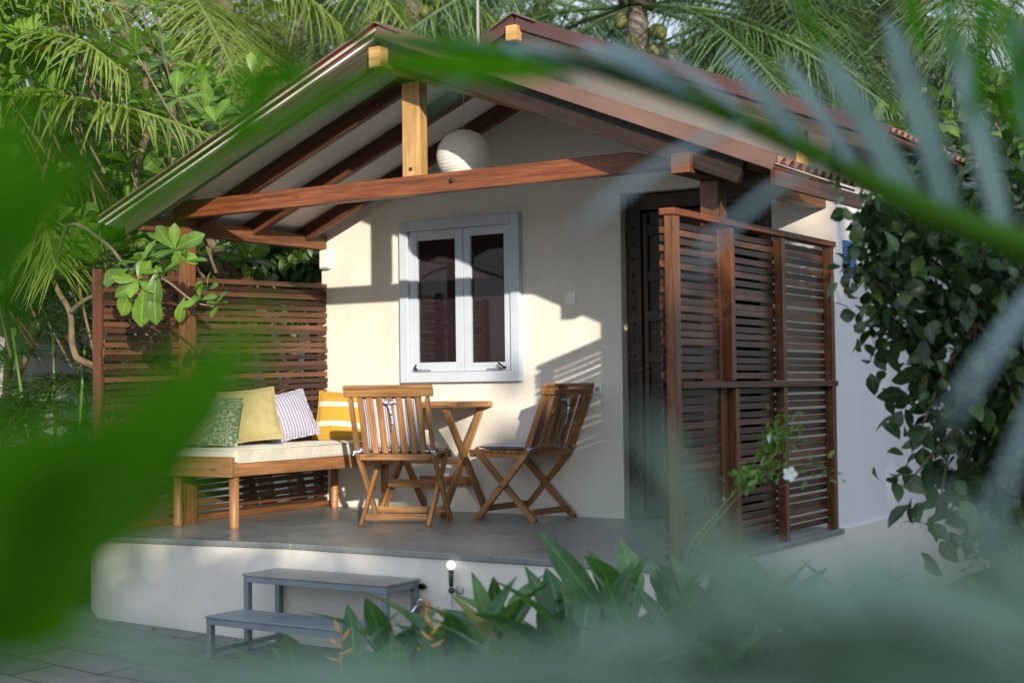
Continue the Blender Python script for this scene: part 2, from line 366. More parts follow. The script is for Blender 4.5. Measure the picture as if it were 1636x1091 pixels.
    def ball(s, c, r, nu=20, nv=12, rib=0, squash=1):
        c = Vector(c); vs = []
        for i in range(nv+1):
            th = PI*i/nv
            for k in range(nu):
                rr = r*(1-rib*(abs(math.sin(th*nv/2*1.0)) < .5))
                vs.append(c+Vector((rr*math.sin(th)*math.cos(2*PI*k/nu), rr*math.sin(th)*math.sin(2*PI*k/nu), rr*squash*math.cos(th))))
        fs = [[i*nu+k, i*nu+(k+1) % nu, (i+1)*nu+(k+1) % nu, (i+1)*nu+k] for i in range(nv) for k in range(nu)]
        s.add(vs, fs, None, True)
    def build(s, name, mat, parent=None, bev=0.0, local=None):
        me = bpy.data.meshes.new(name)
        vs = s.v
        if local is not None:
            L = Vector(local); vs = [tuple(Vector(x)-L) for x in vs]
        me.from_pydata(vs, [], s.f)
        uvl = me.uv_layers.new(name='UVMap'); flat_uv = [c for f in s.uv for uv in f for c in uv]
        uvl.data.foreach_set('uv', flat_uv)
        me.polygons.foreach_set('use_smooth', s.sm)
        me.materials.append(mat); me.update(); me.validate()
        o = bpy.data.objects.new(name, me); col.objects.link(o)
        if parent is not None: o.parent = parent
        if bev:
            b = o.modifiers.new('bevel', 'BEVEL'); b.width = bev; b.segments = 2; b.limit_method = 'ANGLE'; b.harden_normals = False
        return o
def part(name, mb, mat, parent, bev=0.0):
    """mesh part written in world coordinates under a parent that sits at its own location"""
    return mb.build(name, mat, parent, bev, local=parent_loc(parent))
def parent_loc(p):
    v = Vector((0, 0, 0))
    while p is not None: v += Vector(p.location); p = p.parent
    return v

# ------------------------------------------------------------------ leaf tools (numpy)
def leaf_template(profile, fold=.25, droop=.2, ns=None):
    """unit-length leaf along +x, normal +z. profile: half widths at equal steps. returns verts (n,3), quads, uv"""
    n = len(profile); v = []; uv = []
    for i, wd in enumerate(profile):
        t = i/(n-1); z = -droop*t*t
        for sgn in (-1, 0, 1):
            v.append((t, sgn*wd, z+abs(sgn)*wd*fold)); uv.append((t, float(sgn)))
    q = []
    for i in range(n-1):
        a = i*3; q += [(a, a+3, a+4, a+1), (a+1, a+4, a+5, a+2)]
    return np.array(v, float), np.array(q), np.array(uv)
T_OBOV = leaf_template([.02, .07, .14, .20, .235, .20, .03], .22, .22)
T_OVATE = leaf_template([.02, .22, .27, .18, .015], .22, .28)
T_LEAF3 = leaf_template([.03, .26, .22, .02], .2, .25)
T_LANCE = leaf_template([.015, .055, .10, .12, .105, .065, .005], .25, .3)
T_BLADE = leaf_template([.012, .028, .03, .024, .002], .35, .12)
T_STRIP = leaf_template([.010, .016, .011, .001], .5, .22)
T_BROAD = leaf_template([.03, .10, .17, .2, .18, .11, .01], .2, .25)

T_DROOP = leaf_template([.03, .10, .17, .2, .19, .15, .09, .01], .3, .7)
T_WAVE = leaf_template([.03, .11, .15, .20, .17, .18, .10, .01], .1, .4)
class Leaves:
    def __init__(s): s.V = []; s.Q = []; s.U = []; s.n = 0
    def add(s, T, pos, dirs, size, nrm=None, wscale=None, roll=None):
        """place template T at pos (N,3) pointing along dirs; optional preferred normal"""
        pos = np.atleast_2d(np.asarray(pos, float)); N = len(pos)
        d = np.atleast_2d(np.asarray(dirs, float)); d = np.broadcast_to(d, (N, 3)).copy(); d /= np.linalg.norm(d, axis=1, keepdims=True)+1e-9
        up = np.broadcast_to(np.atleast_2d(np.asarray(nrm if nrm is not None else (0, 0, 1.0), float)), (N, 3)).copy()
        y = np.cross(up, d); bad = np.linalg.norm(y, axis=1) < 1e-3; y[bad] = (1, 0, 0)
        y /= np.linalg.norm(y, axis=1, keepdims=True); z = np.cross(d, y)
        if roll is not None:
            c, sn = np.cos(roll)[:, None], np.sin(roll)[:, None]; y, z = y*c+z*sn, z*c-y*sn
        sz = np.broadcast_to(np.asarray(size, float), (N,)); ws = sz*(1 if wscale is None else wscale)
        tv, tq, tu = T
        V = pos[:, None, :]+tv[None, :, 0:1]*d[:, None, :]*sz[:, None, None]+tv[None, :, 1:2]*y[:, None, :]*ws[:, None, None]+tv[None, :, 2:3]*z[:, None, :]*sz[:, None, None]
        k = len(tv); s.V.append(V.reshape(-1, 3)); s.U.append(np.tile(tu, (N, 1)))
        s.Q.append((tq[None]+(np.arange(N)*k)[:, None, None]).reshape(-1, 4)+s.n); s.n += N*k
    def build(s, name, mat, parent=None):
        V = np.concatenate(s.V); Q = np.concatenate(s.Q); U = np.concatenate(s.U)
        if parent is not None: V = V-np.array(parent_loc(parent))
        me = bpy.data.meshes.new(name); me.vertices.add(len(V)); me.vertices.foreach_set('co', V.astype(np.float32).ravel())
        me.loops.add(Q.size); me.loops.foreach_set('vertex_index', Q.ravel().astype(np.int32))
        me.polygons.add(len(Q)); me.polygons.foreach_set('loop_start', (np.arange(len(Q))*4).astype(np.int32))
        me.polygons.foreach_set('loop_total', np.full(len(Q), 4, np.int32))
        uvl = me.uv_layers.new(name='UVMap'); uvl.data.foreach_set('uv', U[Q.ravel()].astype(np.float32).ravel())
        me.polygons.foreach_set('use_smooth', np.ones(len(Q), bool))
        me.materials.append(mat); me.update(calc_edges=True)
        o = bpy.data.objects.new(name, me); col.objects.link(o)
        if parent is not None: o.parent = parent
        return o
def rdirs(N, up=0.0, spread=1.0):
    d = RNG.normal(size=(N, 3))*spread; d[:, 2] += up; return d/np.linalg.norm(d, axis=1, keepdims=True)
def bez(p, n):
    """Catmull-Rom through the points p"""
    P = [np.array(q, float) for q in p]; P = [2*P[0]-P[1]]+P+[2*P[-1]-P[-2]]; out = []
    segs = len(P)-3
    for k in range(n+1):
        t = k/n*segs; i = min(int(t), segs-1); u = t-i; a, b, c, d = P[i:i+4]
        out.append(.5*((2*b)+(-a+c)*u+(2*a-5*b+4*c-d)*u*u+(-a+3*b-3*c+d)*u**3))
    return out
def box_cluster(L, T, c, r, n, size, up=.3, hollow=.0, wide=1.0):
    """n leaves spread through an ellipsoid centre c radii r"""
    u = RNG.normal(size=(n, 3)); u /= np.linalg.norm(u, axis=1, keepdims=True)
    rad = (hollow+(1-hollow)*RNG.random(n))**(1/2.2); P = np.array(c)+u*rad[:, None]*np.array(r)
    d = u*.8+rdirs(n)*.9; d[:, 2] += up-.35
    L.add(T, P, d, size*(.65+.7*RNG.random(n)), nrm=rdirs(n, 1.6), wscale=wide)

exec_later = []

# ================================================================== SETTING
def sheet(name, xs, ys, zf, mat):
    b = MB(); vs = [(x, y, zf(x, y)) for y in ys for x in xs]; n = len(xs)
    b.add(vs, [[j*n+i, j*n+i+1, (j+1)*n+i+1, (j+1)*n+i] for j in range(len(ys)-1) for i in range(n-1)], None, True)
    return b.build(name, mat)
def gz(x, y=0): return -.49-.062*min(1.3, max(0, x+2.5))
GZ = -.57
near = [-90, -40, -20, -12]+[-9+.3*i for i in range(61)]+[12, 20, 40, 90]
g = sheet('ground', near, [-90, -40, -20]+[-12+.5*i for i in range(49)]+[20, 40, 120], lambda x, y: gz(x)-.012+.02*math.sin(x*2.1+y)*math.sin(y*1.7), M['soil'])
tag(g, kind='structure')
g = sheet('path', [-9+.3*i for i in range(61)], [-5.3, -4.6, -4, -3.4, -2.8, -2.0], lambda x, y: gz(x)+.018, M['pavers'])
tag(g, kind='structure')

# ================================================================== COTTAGE
XL, XR = -2.52, 1.44                     # outer faces of the porch wall
RX = -.52                                # ridge line
house = empty('cottage', (RX, 0, GZ))
tag(house, 'small cream garden cottage with a gabled corrugated roof over its open raised porch', 'cottage')

def grid_wall(name, xs, zs, holes, y, depth, mat):
    """wall face in the plane y with rectangular holes and their reveals, plus a top profile"""
    b = MB()
    for i in range(len(xs)-1):
        for j in range(len(zs)-1):
            if (i, j) in holes: continue
            x0, x1, z0, z1 = xs[i], xs[i+1], zs[j], zs[j+1]
            b.add([(x0, y, z0), (x1, y, z0), (x1, y, z1), (x0, y, z1)], [[0, 1, 2, 3]])
    for (i, j) in holes:
        x0, x1, z0, z1 = xs[i], xs[i+1], zs[j], zs[j+1]; y2 = y+depth
        if (i-1, j) not in holes: b.add([(x0, y, z0), (x0, y, z1), (x0, y2, z1), (x0, y2, z0)], [[0, 1, 2, 3]])
        if (i+1, j) not in holes: b.add([(x1, y, z0), (x1, y2, z0), (x1, y2, z1), (x1, y, z1)], [[0, 1, 2, 3]])
        if (i, j+1) not in holes: b.add([(x0, y, z1), (x1, y, z1), (x1, y2, z1), (x0, y2, z1)], [[0, 1, 2, 3]])
        if (i, j-1) not in holes and z0 > .05: b.add([(x0, y, z0), (x0, y2, z0), (x1, y2, z0), (x1, y, z0)], [[0, 1, 2, 3]])
    return b
WX0, WX1, WZ0, WZ1 = -1.70, -.80, .94, 1.99
xs = [XL, WX0, WX1, 0.0, 1.05, XR]; zs = [-.03, WZ0, WZ1, 2.1, 2.25]
holes = {(1, 1), (3, 0), (3, 1), (3, 2)}
b = grid_wall('wall', xs, zs, holes, 0.0, .13, M['wall'])
top = lambda x: 3.22-.40*abs(x-RX)
b.add([(XL, 0, 2.25), (XR, 0, 2.25), (XR, 0, top(XR)), (RX, 0, top(RX)), (XL, 0, top(XL))], [[0, 1, 2, 3, 4]])
# return at the left end so the wall has thickness, and the inner lining of the doorway
b.add([(XL, 0, -.03), (XL, 0, top(XL)), (XL, .22, top(XL)), (XL, .22, -.03)], [[0, 1, 2, 3]])
part('wall', b, M['wall'], house)
b = MB()
b.add([(XR, 0, -.012), (XR, 3.25, -.012), (XR, 3.25, top(XR)), (XR, 0, top(XR))], [[0, 1, 2, 3]])
b.add([(XR, 3.25, -.6), (XL, 3.25, -.6), (XL, 3.25, top(XL)), (RX, 3.25, top(RX)), (XR, 3.25, top(XR))], [[0, 1, 2, 3, 4]])
b.add([(XL, 3.25, -.6), (XL, .22, -.6), (XL, .22, 2.4), (XL, 3.25, 2.4)], [[0, 1, 2, 3]])
part('side_wall', b, M['side'], house)
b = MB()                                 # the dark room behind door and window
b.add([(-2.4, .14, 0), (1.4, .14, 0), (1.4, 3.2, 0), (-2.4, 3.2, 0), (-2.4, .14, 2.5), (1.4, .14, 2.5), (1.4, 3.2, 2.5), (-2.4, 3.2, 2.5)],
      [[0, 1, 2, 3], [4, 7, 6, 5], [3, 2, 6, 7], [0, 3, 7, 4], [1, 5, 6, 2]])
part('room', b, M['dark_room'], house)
# platform
PY = -2.13
poly = [(1.46, 0.0), (1.46, PY), (-.98, PY), (-2.30, -2.34), (-2.56, -2.16), (-2.56, 0.0)]
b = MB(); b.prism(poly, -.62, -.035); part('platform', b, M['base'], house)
polyf = [(1.475, .005), (1.475, PY-.012), (-.98, PY-.012), (-2.305, -2.352), (-2.575, -2.165), (-2.575, .005)]
b = MB(); b.prism(polyf, -.032, 0.0); part('porch_floor', b, M['floor'], house, .004)
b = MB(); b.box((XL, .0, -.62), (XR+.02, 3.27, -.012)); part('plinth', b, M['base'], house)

# ---- window
win = empty('window', (-1.25, 0, .9)); win.parent = house; win.location = (-1.25-RX, 0, .9-GZ)
def frame(b, x0, x1, z0, z1, wd, y0, y1):
    b.box((x0, y0, z0), (x0+wd, y1, z1)); b.box((x1-wd, y0, z0), (x1, y1, z1))
    b.box((x0+wd, y0, z1-wd), (x1-wd, y1, z1)); b.box((x0+wd, y0, z0), (x1-wd, y1, z0+wd))
b = MB(); frame(b, -1.763, -.755, .896, 2.036, .072, -.05, .05); part('frame', b, M['window_paint'], win, .004)
for x0, x1 in ((-1.688, -1.228), (-1.224, -.83)):
    cz = MB(); frame(cz, x0, x1, .97, 1.962, .066 if x0 < -1.5 else .058, -.028, .012); cs = part('casement', cz, M['window_paint'], win, .003)
    pb = MB(); pb.add([(x0+.05, -.004, 1.02), (x1-.05, -.004, 1.02), (x1-.05, -.004, 1.915), (x0+.05, -.004, 1.915)], [[0, 1, 2, 3]])
    part('pane', pb, M['glass'], cs)
for x, s in ((-1.63, 1), (-.88, -1)):
    st = MB(); st.bar((x, -.056, .985), (x+s*.14, -.060, .978), .006, .006); st.tube([(x+.01, -.045, .99), (x+.01, -.075, .995), (x+s*.03, -.078, 1.02)], .007, 6)
    part('window_stay', st, M['iron'], win)
# ---- door
door = empty('door'); door.parent = house; door.location = (.5-RX, .08, -GZ)
b = MB(); b.box((.01, .06, 0), (.115, .12, 2.09)); b.box((.935, .06, 0), (1.04, .12, 2.09)); b.box((.115, .06, 1.99), (.935, .12, 2.09))
part('door_frame', b, M['door_wood'], door, .006)
b = MB(); b.box((.125, .09, .015), (.56, .125, 1.98))
for z in (.10, .42, .74, 1.04, 1.30, 1.56, 1.86): b.box((.15, .07, z-.035), (.56, .089, z+.035))
b.box((.128, .066, .015), (.16, .088, 1.97)); b.box((.49, .064, .015), (.56, .088, 1.97))
leaf = part('door_leaf', b, M['door_wood'], door, .004)
b = MB()
for z in [(.1+.105*i) for i in range(18)]:
    b.ball((.06, .058, z), .011, 8, 5); b.ball((.505, .063, z), .009, 8, 5)
part('stud', b, M['iron'], door)['kind'] = 'stuff'
b = MB(); b.box((.32, .058, 1.50), (.40, .069, 1.60)); part('number_plate', b, M['grey_plastic'], door)
b = MB(); b.tube([(.515, .05, 1.0), (.515, .02, 1.0), (.515, .02, .88), (.515, .05, .88)], .008, 8); part('door_handle', b, M['iron'], door)
b = MB(); b.box((.56, .3, 0), (.6, .75, 1.98)); part('inner_door', b, M['door_wood'], door)

# ---- porch timber
def zu(x): return 2.845-.408*abs(x-RX)              # underside of the ceiling boards
sl = math.atan(.408); nl = Vector((.408, 0, 1)).normalized()
EL, ER = -2.765, 1.845; YF = -1.85
def slope_bar(b, x0, x1, y, w, h, off):
    """bar along the slope at y; its top face lies off metres under the boards"""
    dz = (off+h/2)/math.cos(sl)
    b.bar((x0, y, zu(x0)-dz), (x1, y, zu(x1)-dz), w, h, up=(0, 0, 1))
for y, w_, h_ in ((-1.80, .045, .125), (-1.30, .05, .105), (-.77, .05, .105), (-.22, .05, .105)):
    for x0, x1 in ((EL+.14, RX-.02), (RX+.02, 1.66 if y < -1.6 else 1.40)):
        if y > -1.6 and x0 < -1: x0 = -2.60
        b = MB(); slope_bar(b, x0, x1, y, w_, h_, .002)
        part('rafter', b, M['barge'] if (y < -1.6 and x0 < RX-.1) else (M['shaded_barge'] if y < -1.6 else M['rafter']), house, .004)
b = MB(); b.box((RX-.04, -1.90, 2.66), (RX+.04, -.005, 2.775)); part('ridge_beam', b, M['pale_beam'], house, .004)
b = MB(); b.prism_y([(-2.475, 1.978), (1.185, 1.978), (1.165, 2.03), (.90, 2.088), (-2.475, 2.088)], -1.545, -1.475)
for i in range(len(b.uv)): b.uv[i] = [(u+3, v) for u, v in b.uv[i]]
part('tie_beam', b, M['red_beam'], house, .004)
b = MB(); b.box((-.605, -1.535, 2.088), (-.478, -1.455, 2.64)); part('king_post', b, M['pale_beam'], house, .005)
b = MB(); b.box((XL-.03, -1.80, 1.885), (XL+.05, .02, 1.985)); part('plate_beam', b, M['post'], house, .004)
b = MB(); b.box((1.30, -1.86, 1.90), (1.40, -.003, 2.0)); part('plate_beam', b, M['post'], house, .004)
b = MB(); b.tube([(-.245, -1.546, 2.035), (-.245, -1.556, 2.035)], .014, 8); part('bolt', b, M['iron'], house)
b = MB(); b.tube([(-.54, -1.536, 2.13), (-.54, -1.546, 2.13)], .010, 8); part('bolt', b, M['iron'], house)
b = MB(); b.box((-2.425, -1.545, 0), (-2.335, -1.475, 1.884)); part('post', b, M['post'], house, .005)
b = MB(); b.box((1.308, -1.55, 0), (1.412, -1.45, 1.899)); part('post', b, M['post'], house, .005)
# ---- roofs
def roof_side(x0, x1, z0, z1, y0, y1, amp, pitch, thick_mb, parent, name='roof'):
    """corrugated sheet from ridge (x0,z0) to eave (x1,z1); the waves run down the slope"""
    n = int((y1-y0)/pitch*8); b = MB(); vs = []
    nx = Vector((-(z1-z0), 0, (x1-x0))).normalized();
    if nx.z < 0: nx = -nx
    for i in range(n+1):
        y = y0+(y1-y0)*i/n; t = (y-y0)/pitch*2*PI; k = amp*max(-.9, min(.9, 1.5*math.sin(t)))
        for (x, z) in ((x0, z0), ((x0+x1)/2, (z0+z1)/2-.006), (x1, z1)):
            vs.append((x+nx.x*k, y, z+nx.z*k))
    fs = []
    for i in range(n):
        for j in range(2): fs.append([i*3+j, i*3+j+1, (i+1)*3+j+1, (i+1)*3+j])
    b.add(vs, fs, None, True)
    o = part(name, b, M['roof'], parent); s = o.modifiers.new('thick', 'SOLIDIFY'); s.thickness = .005; s.offset = 0
    return o
hz = .045
roof_side(RX, EL-.02, zu(RX)+hz, zu(EL-.02)+hz, YF-.02, 0.0, .014, .105, None, house)
roof_side(RX, ER, zu(RX)+hz, zu(ER)+hz, YF-.02, -.69, .017, .105, None, house)
for x1, y1 in ((EL, -.003), (1.43, -.003)):
    b = MB(); s = 1 if x1 > RX else -1
    x_ = [RX, x1 if s < 0 else XR-.005]
    b.bar((x_[0], (YF+y1)/2, zu(x_[0])+.006), (x_[1], (YF+y1)/2, zu(x_[1])+.006), y1-YF, .012)
    part('ceiling_board', b, M['ceiling'], house)
b = MB(); b.bar((XR, -1.27, zu(XR)+.006), (ER-.02, -1.27, zu(ER-.02)+.006), 1.15, .012); part('eave_soffit', b, M['rafter'], house)
b = MB(); b.box((ER-.035, YF+.03, zu(ER)-.075), (ER-.012, -.60, zu(ER)+.0)); part('fascia', b, M['rafter'], house)
for x0, x1 in ((RX-.0, EL-.03), (RX+.0, ER+.012)):
    b = MB(); dz = .028; th_ = .075 if x1 > RX else .013; dz = dz if x1 > RX else .030
    tp_ = MB()
    b.bar((x0, YF-.028, zu(x0)+dz), (x1, YF-.028, zu(x1)+dz), .012, th_); tp_.bar((x0, YF-.0, zu(x0)+.071), (x1, YF-.0, zu(x1)+.071), .07, .010); part('roof_flashing', tp_, M['trim'], house, .002)
    part('barge_trim', b, M['trim'] if x1 > RX else M['pale_edge'], house, .002)
def ridge_cap(x, z, y0, y1, w):
    b = MB(); n = int((y1-y0)/.13)
    for i in range(n):
        a, c = y0+(y1-y0)*i/n, y0+(y1-y0)*(i+1)/n-.004; d = .004*(i % 2)
        vs = [(x-w, a, z-w*.41+.02+d), (x, a, z+.028+d), (x+w, a, z-w*.41+.02+d), (x+w, c, z-w*.41+.02+d), (x, c, z+.028+d), (x-w, c, z-w*.41+.02+d)]
        b.add(vs, [[0, 1, 4, 5], [1, 2, 3, 4]])
    o = part('ridge_cap', b, M['trim'], house); s = o.modifiers.new('thick', 'SOLIDIFY'); s.thickness = .008
ridge_cap(RX, zu(RX)+hz, YF-.05, 0, .17)
MY, MZ = -.42, 3.245; ME = (-3.0, 1.93)
for xe in ME: roof_side(RX, xe, MZ, MZ-.40*abs(xe-RX), MY, 3.4, .014, .105, None, house)
ridge_cap(RX, MZ, MY-.04, 3.4, .17)
for xe in ME:
    b = MB(); b.bar((RX, MY-.008, MZ-.03), (xe, MY-.008, MZ-.03-.40*abs(xe-RX)), .012, .075); b.bar((RX, MY+.02, MZ+.014), (xe, MY+.02, MZ+.014-.4*abs(xe-RX)), .06, .01)
    part('barge_trim', b, M['maroon'], house, .002)
    b = MB(); b.bar((RX, MY+.03, MZ-.11), (xe, MY+.03, MZ-.11-.40*abs(xe-RX)), .045, .085); part('rafter', b, M['barge'], house)
    b = MB(); b.bar((RX, 1.5, MZ-.035), (xe*.99, 1.5, MZ-.035-.40*abs(xe*.99-RX)), 3.75, .012); part('soffit', b, M['rafter'], house)
b = MB(); b.box((RX-.04, MY-.06, MZ-.16), (RX+.04, 0, MZ-.06)); part('ridge_beam', b, M['pale_beam'], house, .004)
b = MB(); b.box((1.36, -.36, 2.02), (1.41, -.30, 2.36)); part('strut', b, M['pale_beam'], house)
# antenna pole on the roof
b = MB(); b.tube([(-.22, -1.3, 2.70), (-.215, -1.3, 4.6)], .010, 8); o = b.build('antenna_pole', M['grey_plastic'])
tag(o, 'thin white metal pole rising from the porch ridge', 'pole')

# ================================================================== SLATTED SCREENS
def slats(b, x, y0, y1, z0, z1, pitch, h, t, tilt=0.0):
    z = z0
    while z+h < z1+.001:
        jx, jz = random.uniform(-.003, .003), random.uniform(-.004, .004); a = random.uniform(-.006, .006)
        b.bar((x+jx, y0+random.uniform(-.006, .004), z+h/2+jz+tilt*(y0-y1)), (x+jx+a*.4, y1+random.uniform(-.003, .006), z+h/2+jz+a), t, h, up=(0, 0, 1)); z += pitch
ls = empty('slatted_screen', (-2.5, -1.07, 0)); tag(ls, 'dark wooden slatted privacy screen behind the bench on the left side of the porch', 'slatted screen')
b = MB(); slats(b, -2.478, -2.12, -.005, .045, 1.665, .0432, .033, .014, .018); part('slat_panel', b, M['slat_in'], ls, .0015)
for y in (-2.13, -1.50, -.80, -.06):
    b = MB()
    b.box((-2.545, y-.028, 0), (-2.487, y+.028, 1.60 if y < -2 else 1.64)) if y > -2 else b.box((-2.535, y-.035, 0), (-2.462, y+.002-.012, 1.615))
    part('post', b, M['dark_slat'], ls, .003)
b = MB(); b.box((-2.50, -2.09, .002), (-2.455, -.006, .042)); part('bottom_rail', b, M['post'], ls, .003)
rs = empty('slatted_screen', (1.42, -1.07, 0)); tag(rs, 'reddish wooden slatted screen with uprights and a mid rail shielding the door', 'slatted screen')
b = MB(); slats(b, 1.392, -2.165, -.006, .035, 1.655, .0405, .031, .012); part('slat_panel', b, M['slat_in'], rs, .0015)
for y, z0, z1, w_ in ((-2.11, 0, 1.66, .062), (-1.475, .875, 1.655, .05), (-1.44, 0, .835, .05), (-.80, .875, 1.655, .05), (-.80, 0, .835, .05), (-.06, 0, 1.655, .05)):
    b = MB(); b.box((1.400, y-w_/2, z0), (1.452, y+w_/2, z1)); part('upright', b, M['red_beam'] if (z0 > .5 and y < -1) else M['post'], rs, .003)
b = MB(); b.box((1.378, -2.15, 1.663), (1.458, -.004, 1.695)); part('top_rail', b, M['red_beam'], rs, .003)
b = MB(); b.box((1.400, -2.078, .838), (1.456, -.004, .872)); part('mid_rail', b, M['dark_slat'], rs, .003)

# ================================================================== SMALL FITTINGS
LC = Vector((-.50, -1.05, 2.262))
t = empty('paper_lantern', LC); tag(t, 'round white paper lantern hanging from the porch ceiling', 'lantern')
b = MB(); nv, nu, R = 84, 48, .170; vs = []
for i in range(nv+1):
    th = .17+(PI-.34)*i/nv; rr = R*(1-.022*abs(math.sin(i*PI/4))+.004*math.sin(i*2.7))
    for k in range(nu): a_ = 2*PI*k/nu; vs.append((LC.x+rr*math.sin(th)*math.cos(a_), LC.y+rr*math.sin(th)*math.sin(a_), LC.z+R*.95*math.cos(th)+.002*math.sin(a_*3+i*.5)))
b.add(vs, [[i*nu+k, i*nu+(k+1) % nu, (i+1)*nu+(k+1) % nu, (i+1)*nu+k] for i in range(nv) for k in range(nu)], None, True)
part('shade', b, M['paper'], t)
b = MB(); b.tube([LC+Vector((0, 0, .15)), (LC.x, LC.y, 2.662)], .0035, 6); part('cord', b, M['white_plastic'], t)
b = MB(); b.tube([LC+Vector((0, 0, .162)), LC+Vector((0, 0, .156))], .030, 16); b.tube([LC+Vector((0, 0, .09)), LC+Vector((0, 0, .157))], .016, 10); part('holder', b, M['iron'], t)

b = MB(); b.box((-.422, -.012, 1.395), (-.338, -.001, 1.478)); t = b.build('light_switch', M['white_plastic'], None, .003)
tag(t, 'square white light switch on the cream wall right of the window', 'light switch')
b = MB(); b.box((-.395, -.016, 1.42), (-.365, -.0125, 1.455)); b.build('rocker', M['white_plastic'], t, .001)
b = MB(); b.box((-.215, -.012, .80), (-.145, -.001, .872)); t = b.build('power_socket', M['white_plastic'], None, .003)
tag(t, 'small white power socket low on the wall behind the right chair', 'socket')
b = MB(); b.box((-.195, -.015, .822), (-.165, -.0125, .85)); b.build('socket_face', M['grey_plastic'], t)
b = MB(); b.box((-2.505, -.045, 1.745), (-2.42, -.001, 1.885)); t = b.build('junction_box', M['white_plastic'], None, .004)
tag(t, 'white electrical box on the wall corner above the left screen', 'junction box')
b = MB(); b.box((-2.50, -.049, 1.75), (-2.425, -.0455, 1.758)); b.build('lid_edge', M['grey_plastic'], t)

t = empty('wall_sign', (1.44, .25, 1.55)); tag(t, 'small blue sign on the blue-shaded side wall behind the shrub', 'sign')
b = MB(); b.box((1.442, .15, 1.50), (1.452, .36, 1.72)); part('board', b, M['sign'], t, .003)
b = MB(); b.box((1.4523, .215, 1.606), (1.4543, .27, 1.618)); b.box((1.4523, .225, 1.645), (1.4543, .262, 1.66)); b.box((1.4523, .30, 1.52), (1.4543, .345, 1.53)); part('marking', b, M['ink'], t)
b = MB(); b.box((1.442, .16, 1.40), (1.46, .25, 1.425)); t2 = part('bracket', b, M['iron'], t)

t = empty('garden_lamp', (.163, -2.145, -.45)); tag(t, 'thin dark garden lamp with a round white bulb before the platform face', 'garden lamp')
b = MB(); b.ball((.163, -2.17, -.055), .024, 18, 12); part('bulb', b, M['bulb'], t)
b = MB(); b.tube([(.163, -2.17, -.08), (.163, -2.17, -.165)], [.0135, .0105], 12); b.ball((.163, -2.168, -.185), .017, 10, 8); part('holder', b, M['black_plastic'], t)
b = MB(); b.tube([(.163, -2.168, -.20), (.168, -2.165, -.36), (.17, -2.155, -.60)], .006, 8); part('stake', b, M['grey_plastic'], t)
b = MB(); b.tube([(.195, -2.131, -.185), (.195, -2.150, -.185)], .022, 14); part('wall_plug', b, M['grey_plastic'], t)
t = empty('garden_tap', (-.06, -2.14, -.3)); tag(t, 'metal garden tap and pale pipe stub beside the metal steps', 'tap')
b = MB(); b.tube([(-.045, -2.132, -.275), (-.045, -2.19, -.275), (-.05, -2.225, -.30), (-.05, -2.225, -.325)], [.012, .012, .011, .010], 10); b.tube([(-.075, -2.18, -.245), (-.015, -2.18, -.245)], .006, 8); b.tube([(-.045, -2.18, -.27), (-.045, -2.18, -.245)], .005, 6); part('spout', b, M['chrome'], t)
b = MB(); b.tube([(.0, -2.16, -.25), (.0, -2.165, -.30), (-.005, -2.16, -.60)], [.014, .017, .016], 10); part('pipe', b, M['teak'], t)
b = MB(); b.tube([(-.045, -2.132, -.18), (-.045, -2.15, -.18)], .016, 10); b.box((-.06, -2.150, -.19), (-.015, -2.142, -.172)); part('bracket', b, M['iron'], t)

# ================================================================== METAL STEPS
t = empty('porch_steps', (-.55, -2.4, -.55)); tag(t, 'grey metal frame steps with two treads leading up to the porch', 'steps')
X0, X1 = -1.045, -.065; s = .034
g0 = gz(-1)+.02; g1 = gz(0)+.02
def leg(x, y, zt, gg): q = MB(); q.box((x-s/2, y-s/2, gg), (x+s/2, y+s/2, zt)); part('leg', q, M['metal_paint'], t, .003)
for x, gg in ((X0+s/2, g0), (X1-s/2, g1)):
    leg(x, -2.155, -.188, gg); leg(x, -2.405, -.188, gg); leg(x, -2.69, -.378, gg)
b = MB()
for y in (-2.155, -2.405): b.box((X0, y-s/2, -.187), (X1, y+s/2, -.153))
for x in (X0, X1-s): b.box((x, -2.387, -.186), (x+s, -2.173, -.154))
b.box((X0, -2.707, -.377), (X1, -2.673, -.343)); b.box((X0+.035, -2.450, -.377), (X1-.035, -2.424, -.343))
for x in (X0, X1-s): b.box((x, -2.672, -.376), (x+s, -2.424, -.344)); b.box((x+.002, -2.672, g0+.025), (x+s-.002, -2.424, g0+.05)); b.box((x+.002, -2.387, g0+.025), (x+s-.002, -2.173, g0+.05))
part('frame', b, M['metal_paint'], t, .002)
b = MB(); b.box((X0-.006, -2.428, -.152), (X1+.006, -2.138, -.140)); part('upper_tread', b, M['step_top'], t, .003)
b = MB(); b.box((X0-.006, -2.712, -.342), (X1+.006, -2.425, -.331)); part('lower_tread', b, M['metal_paint'], t, .003)

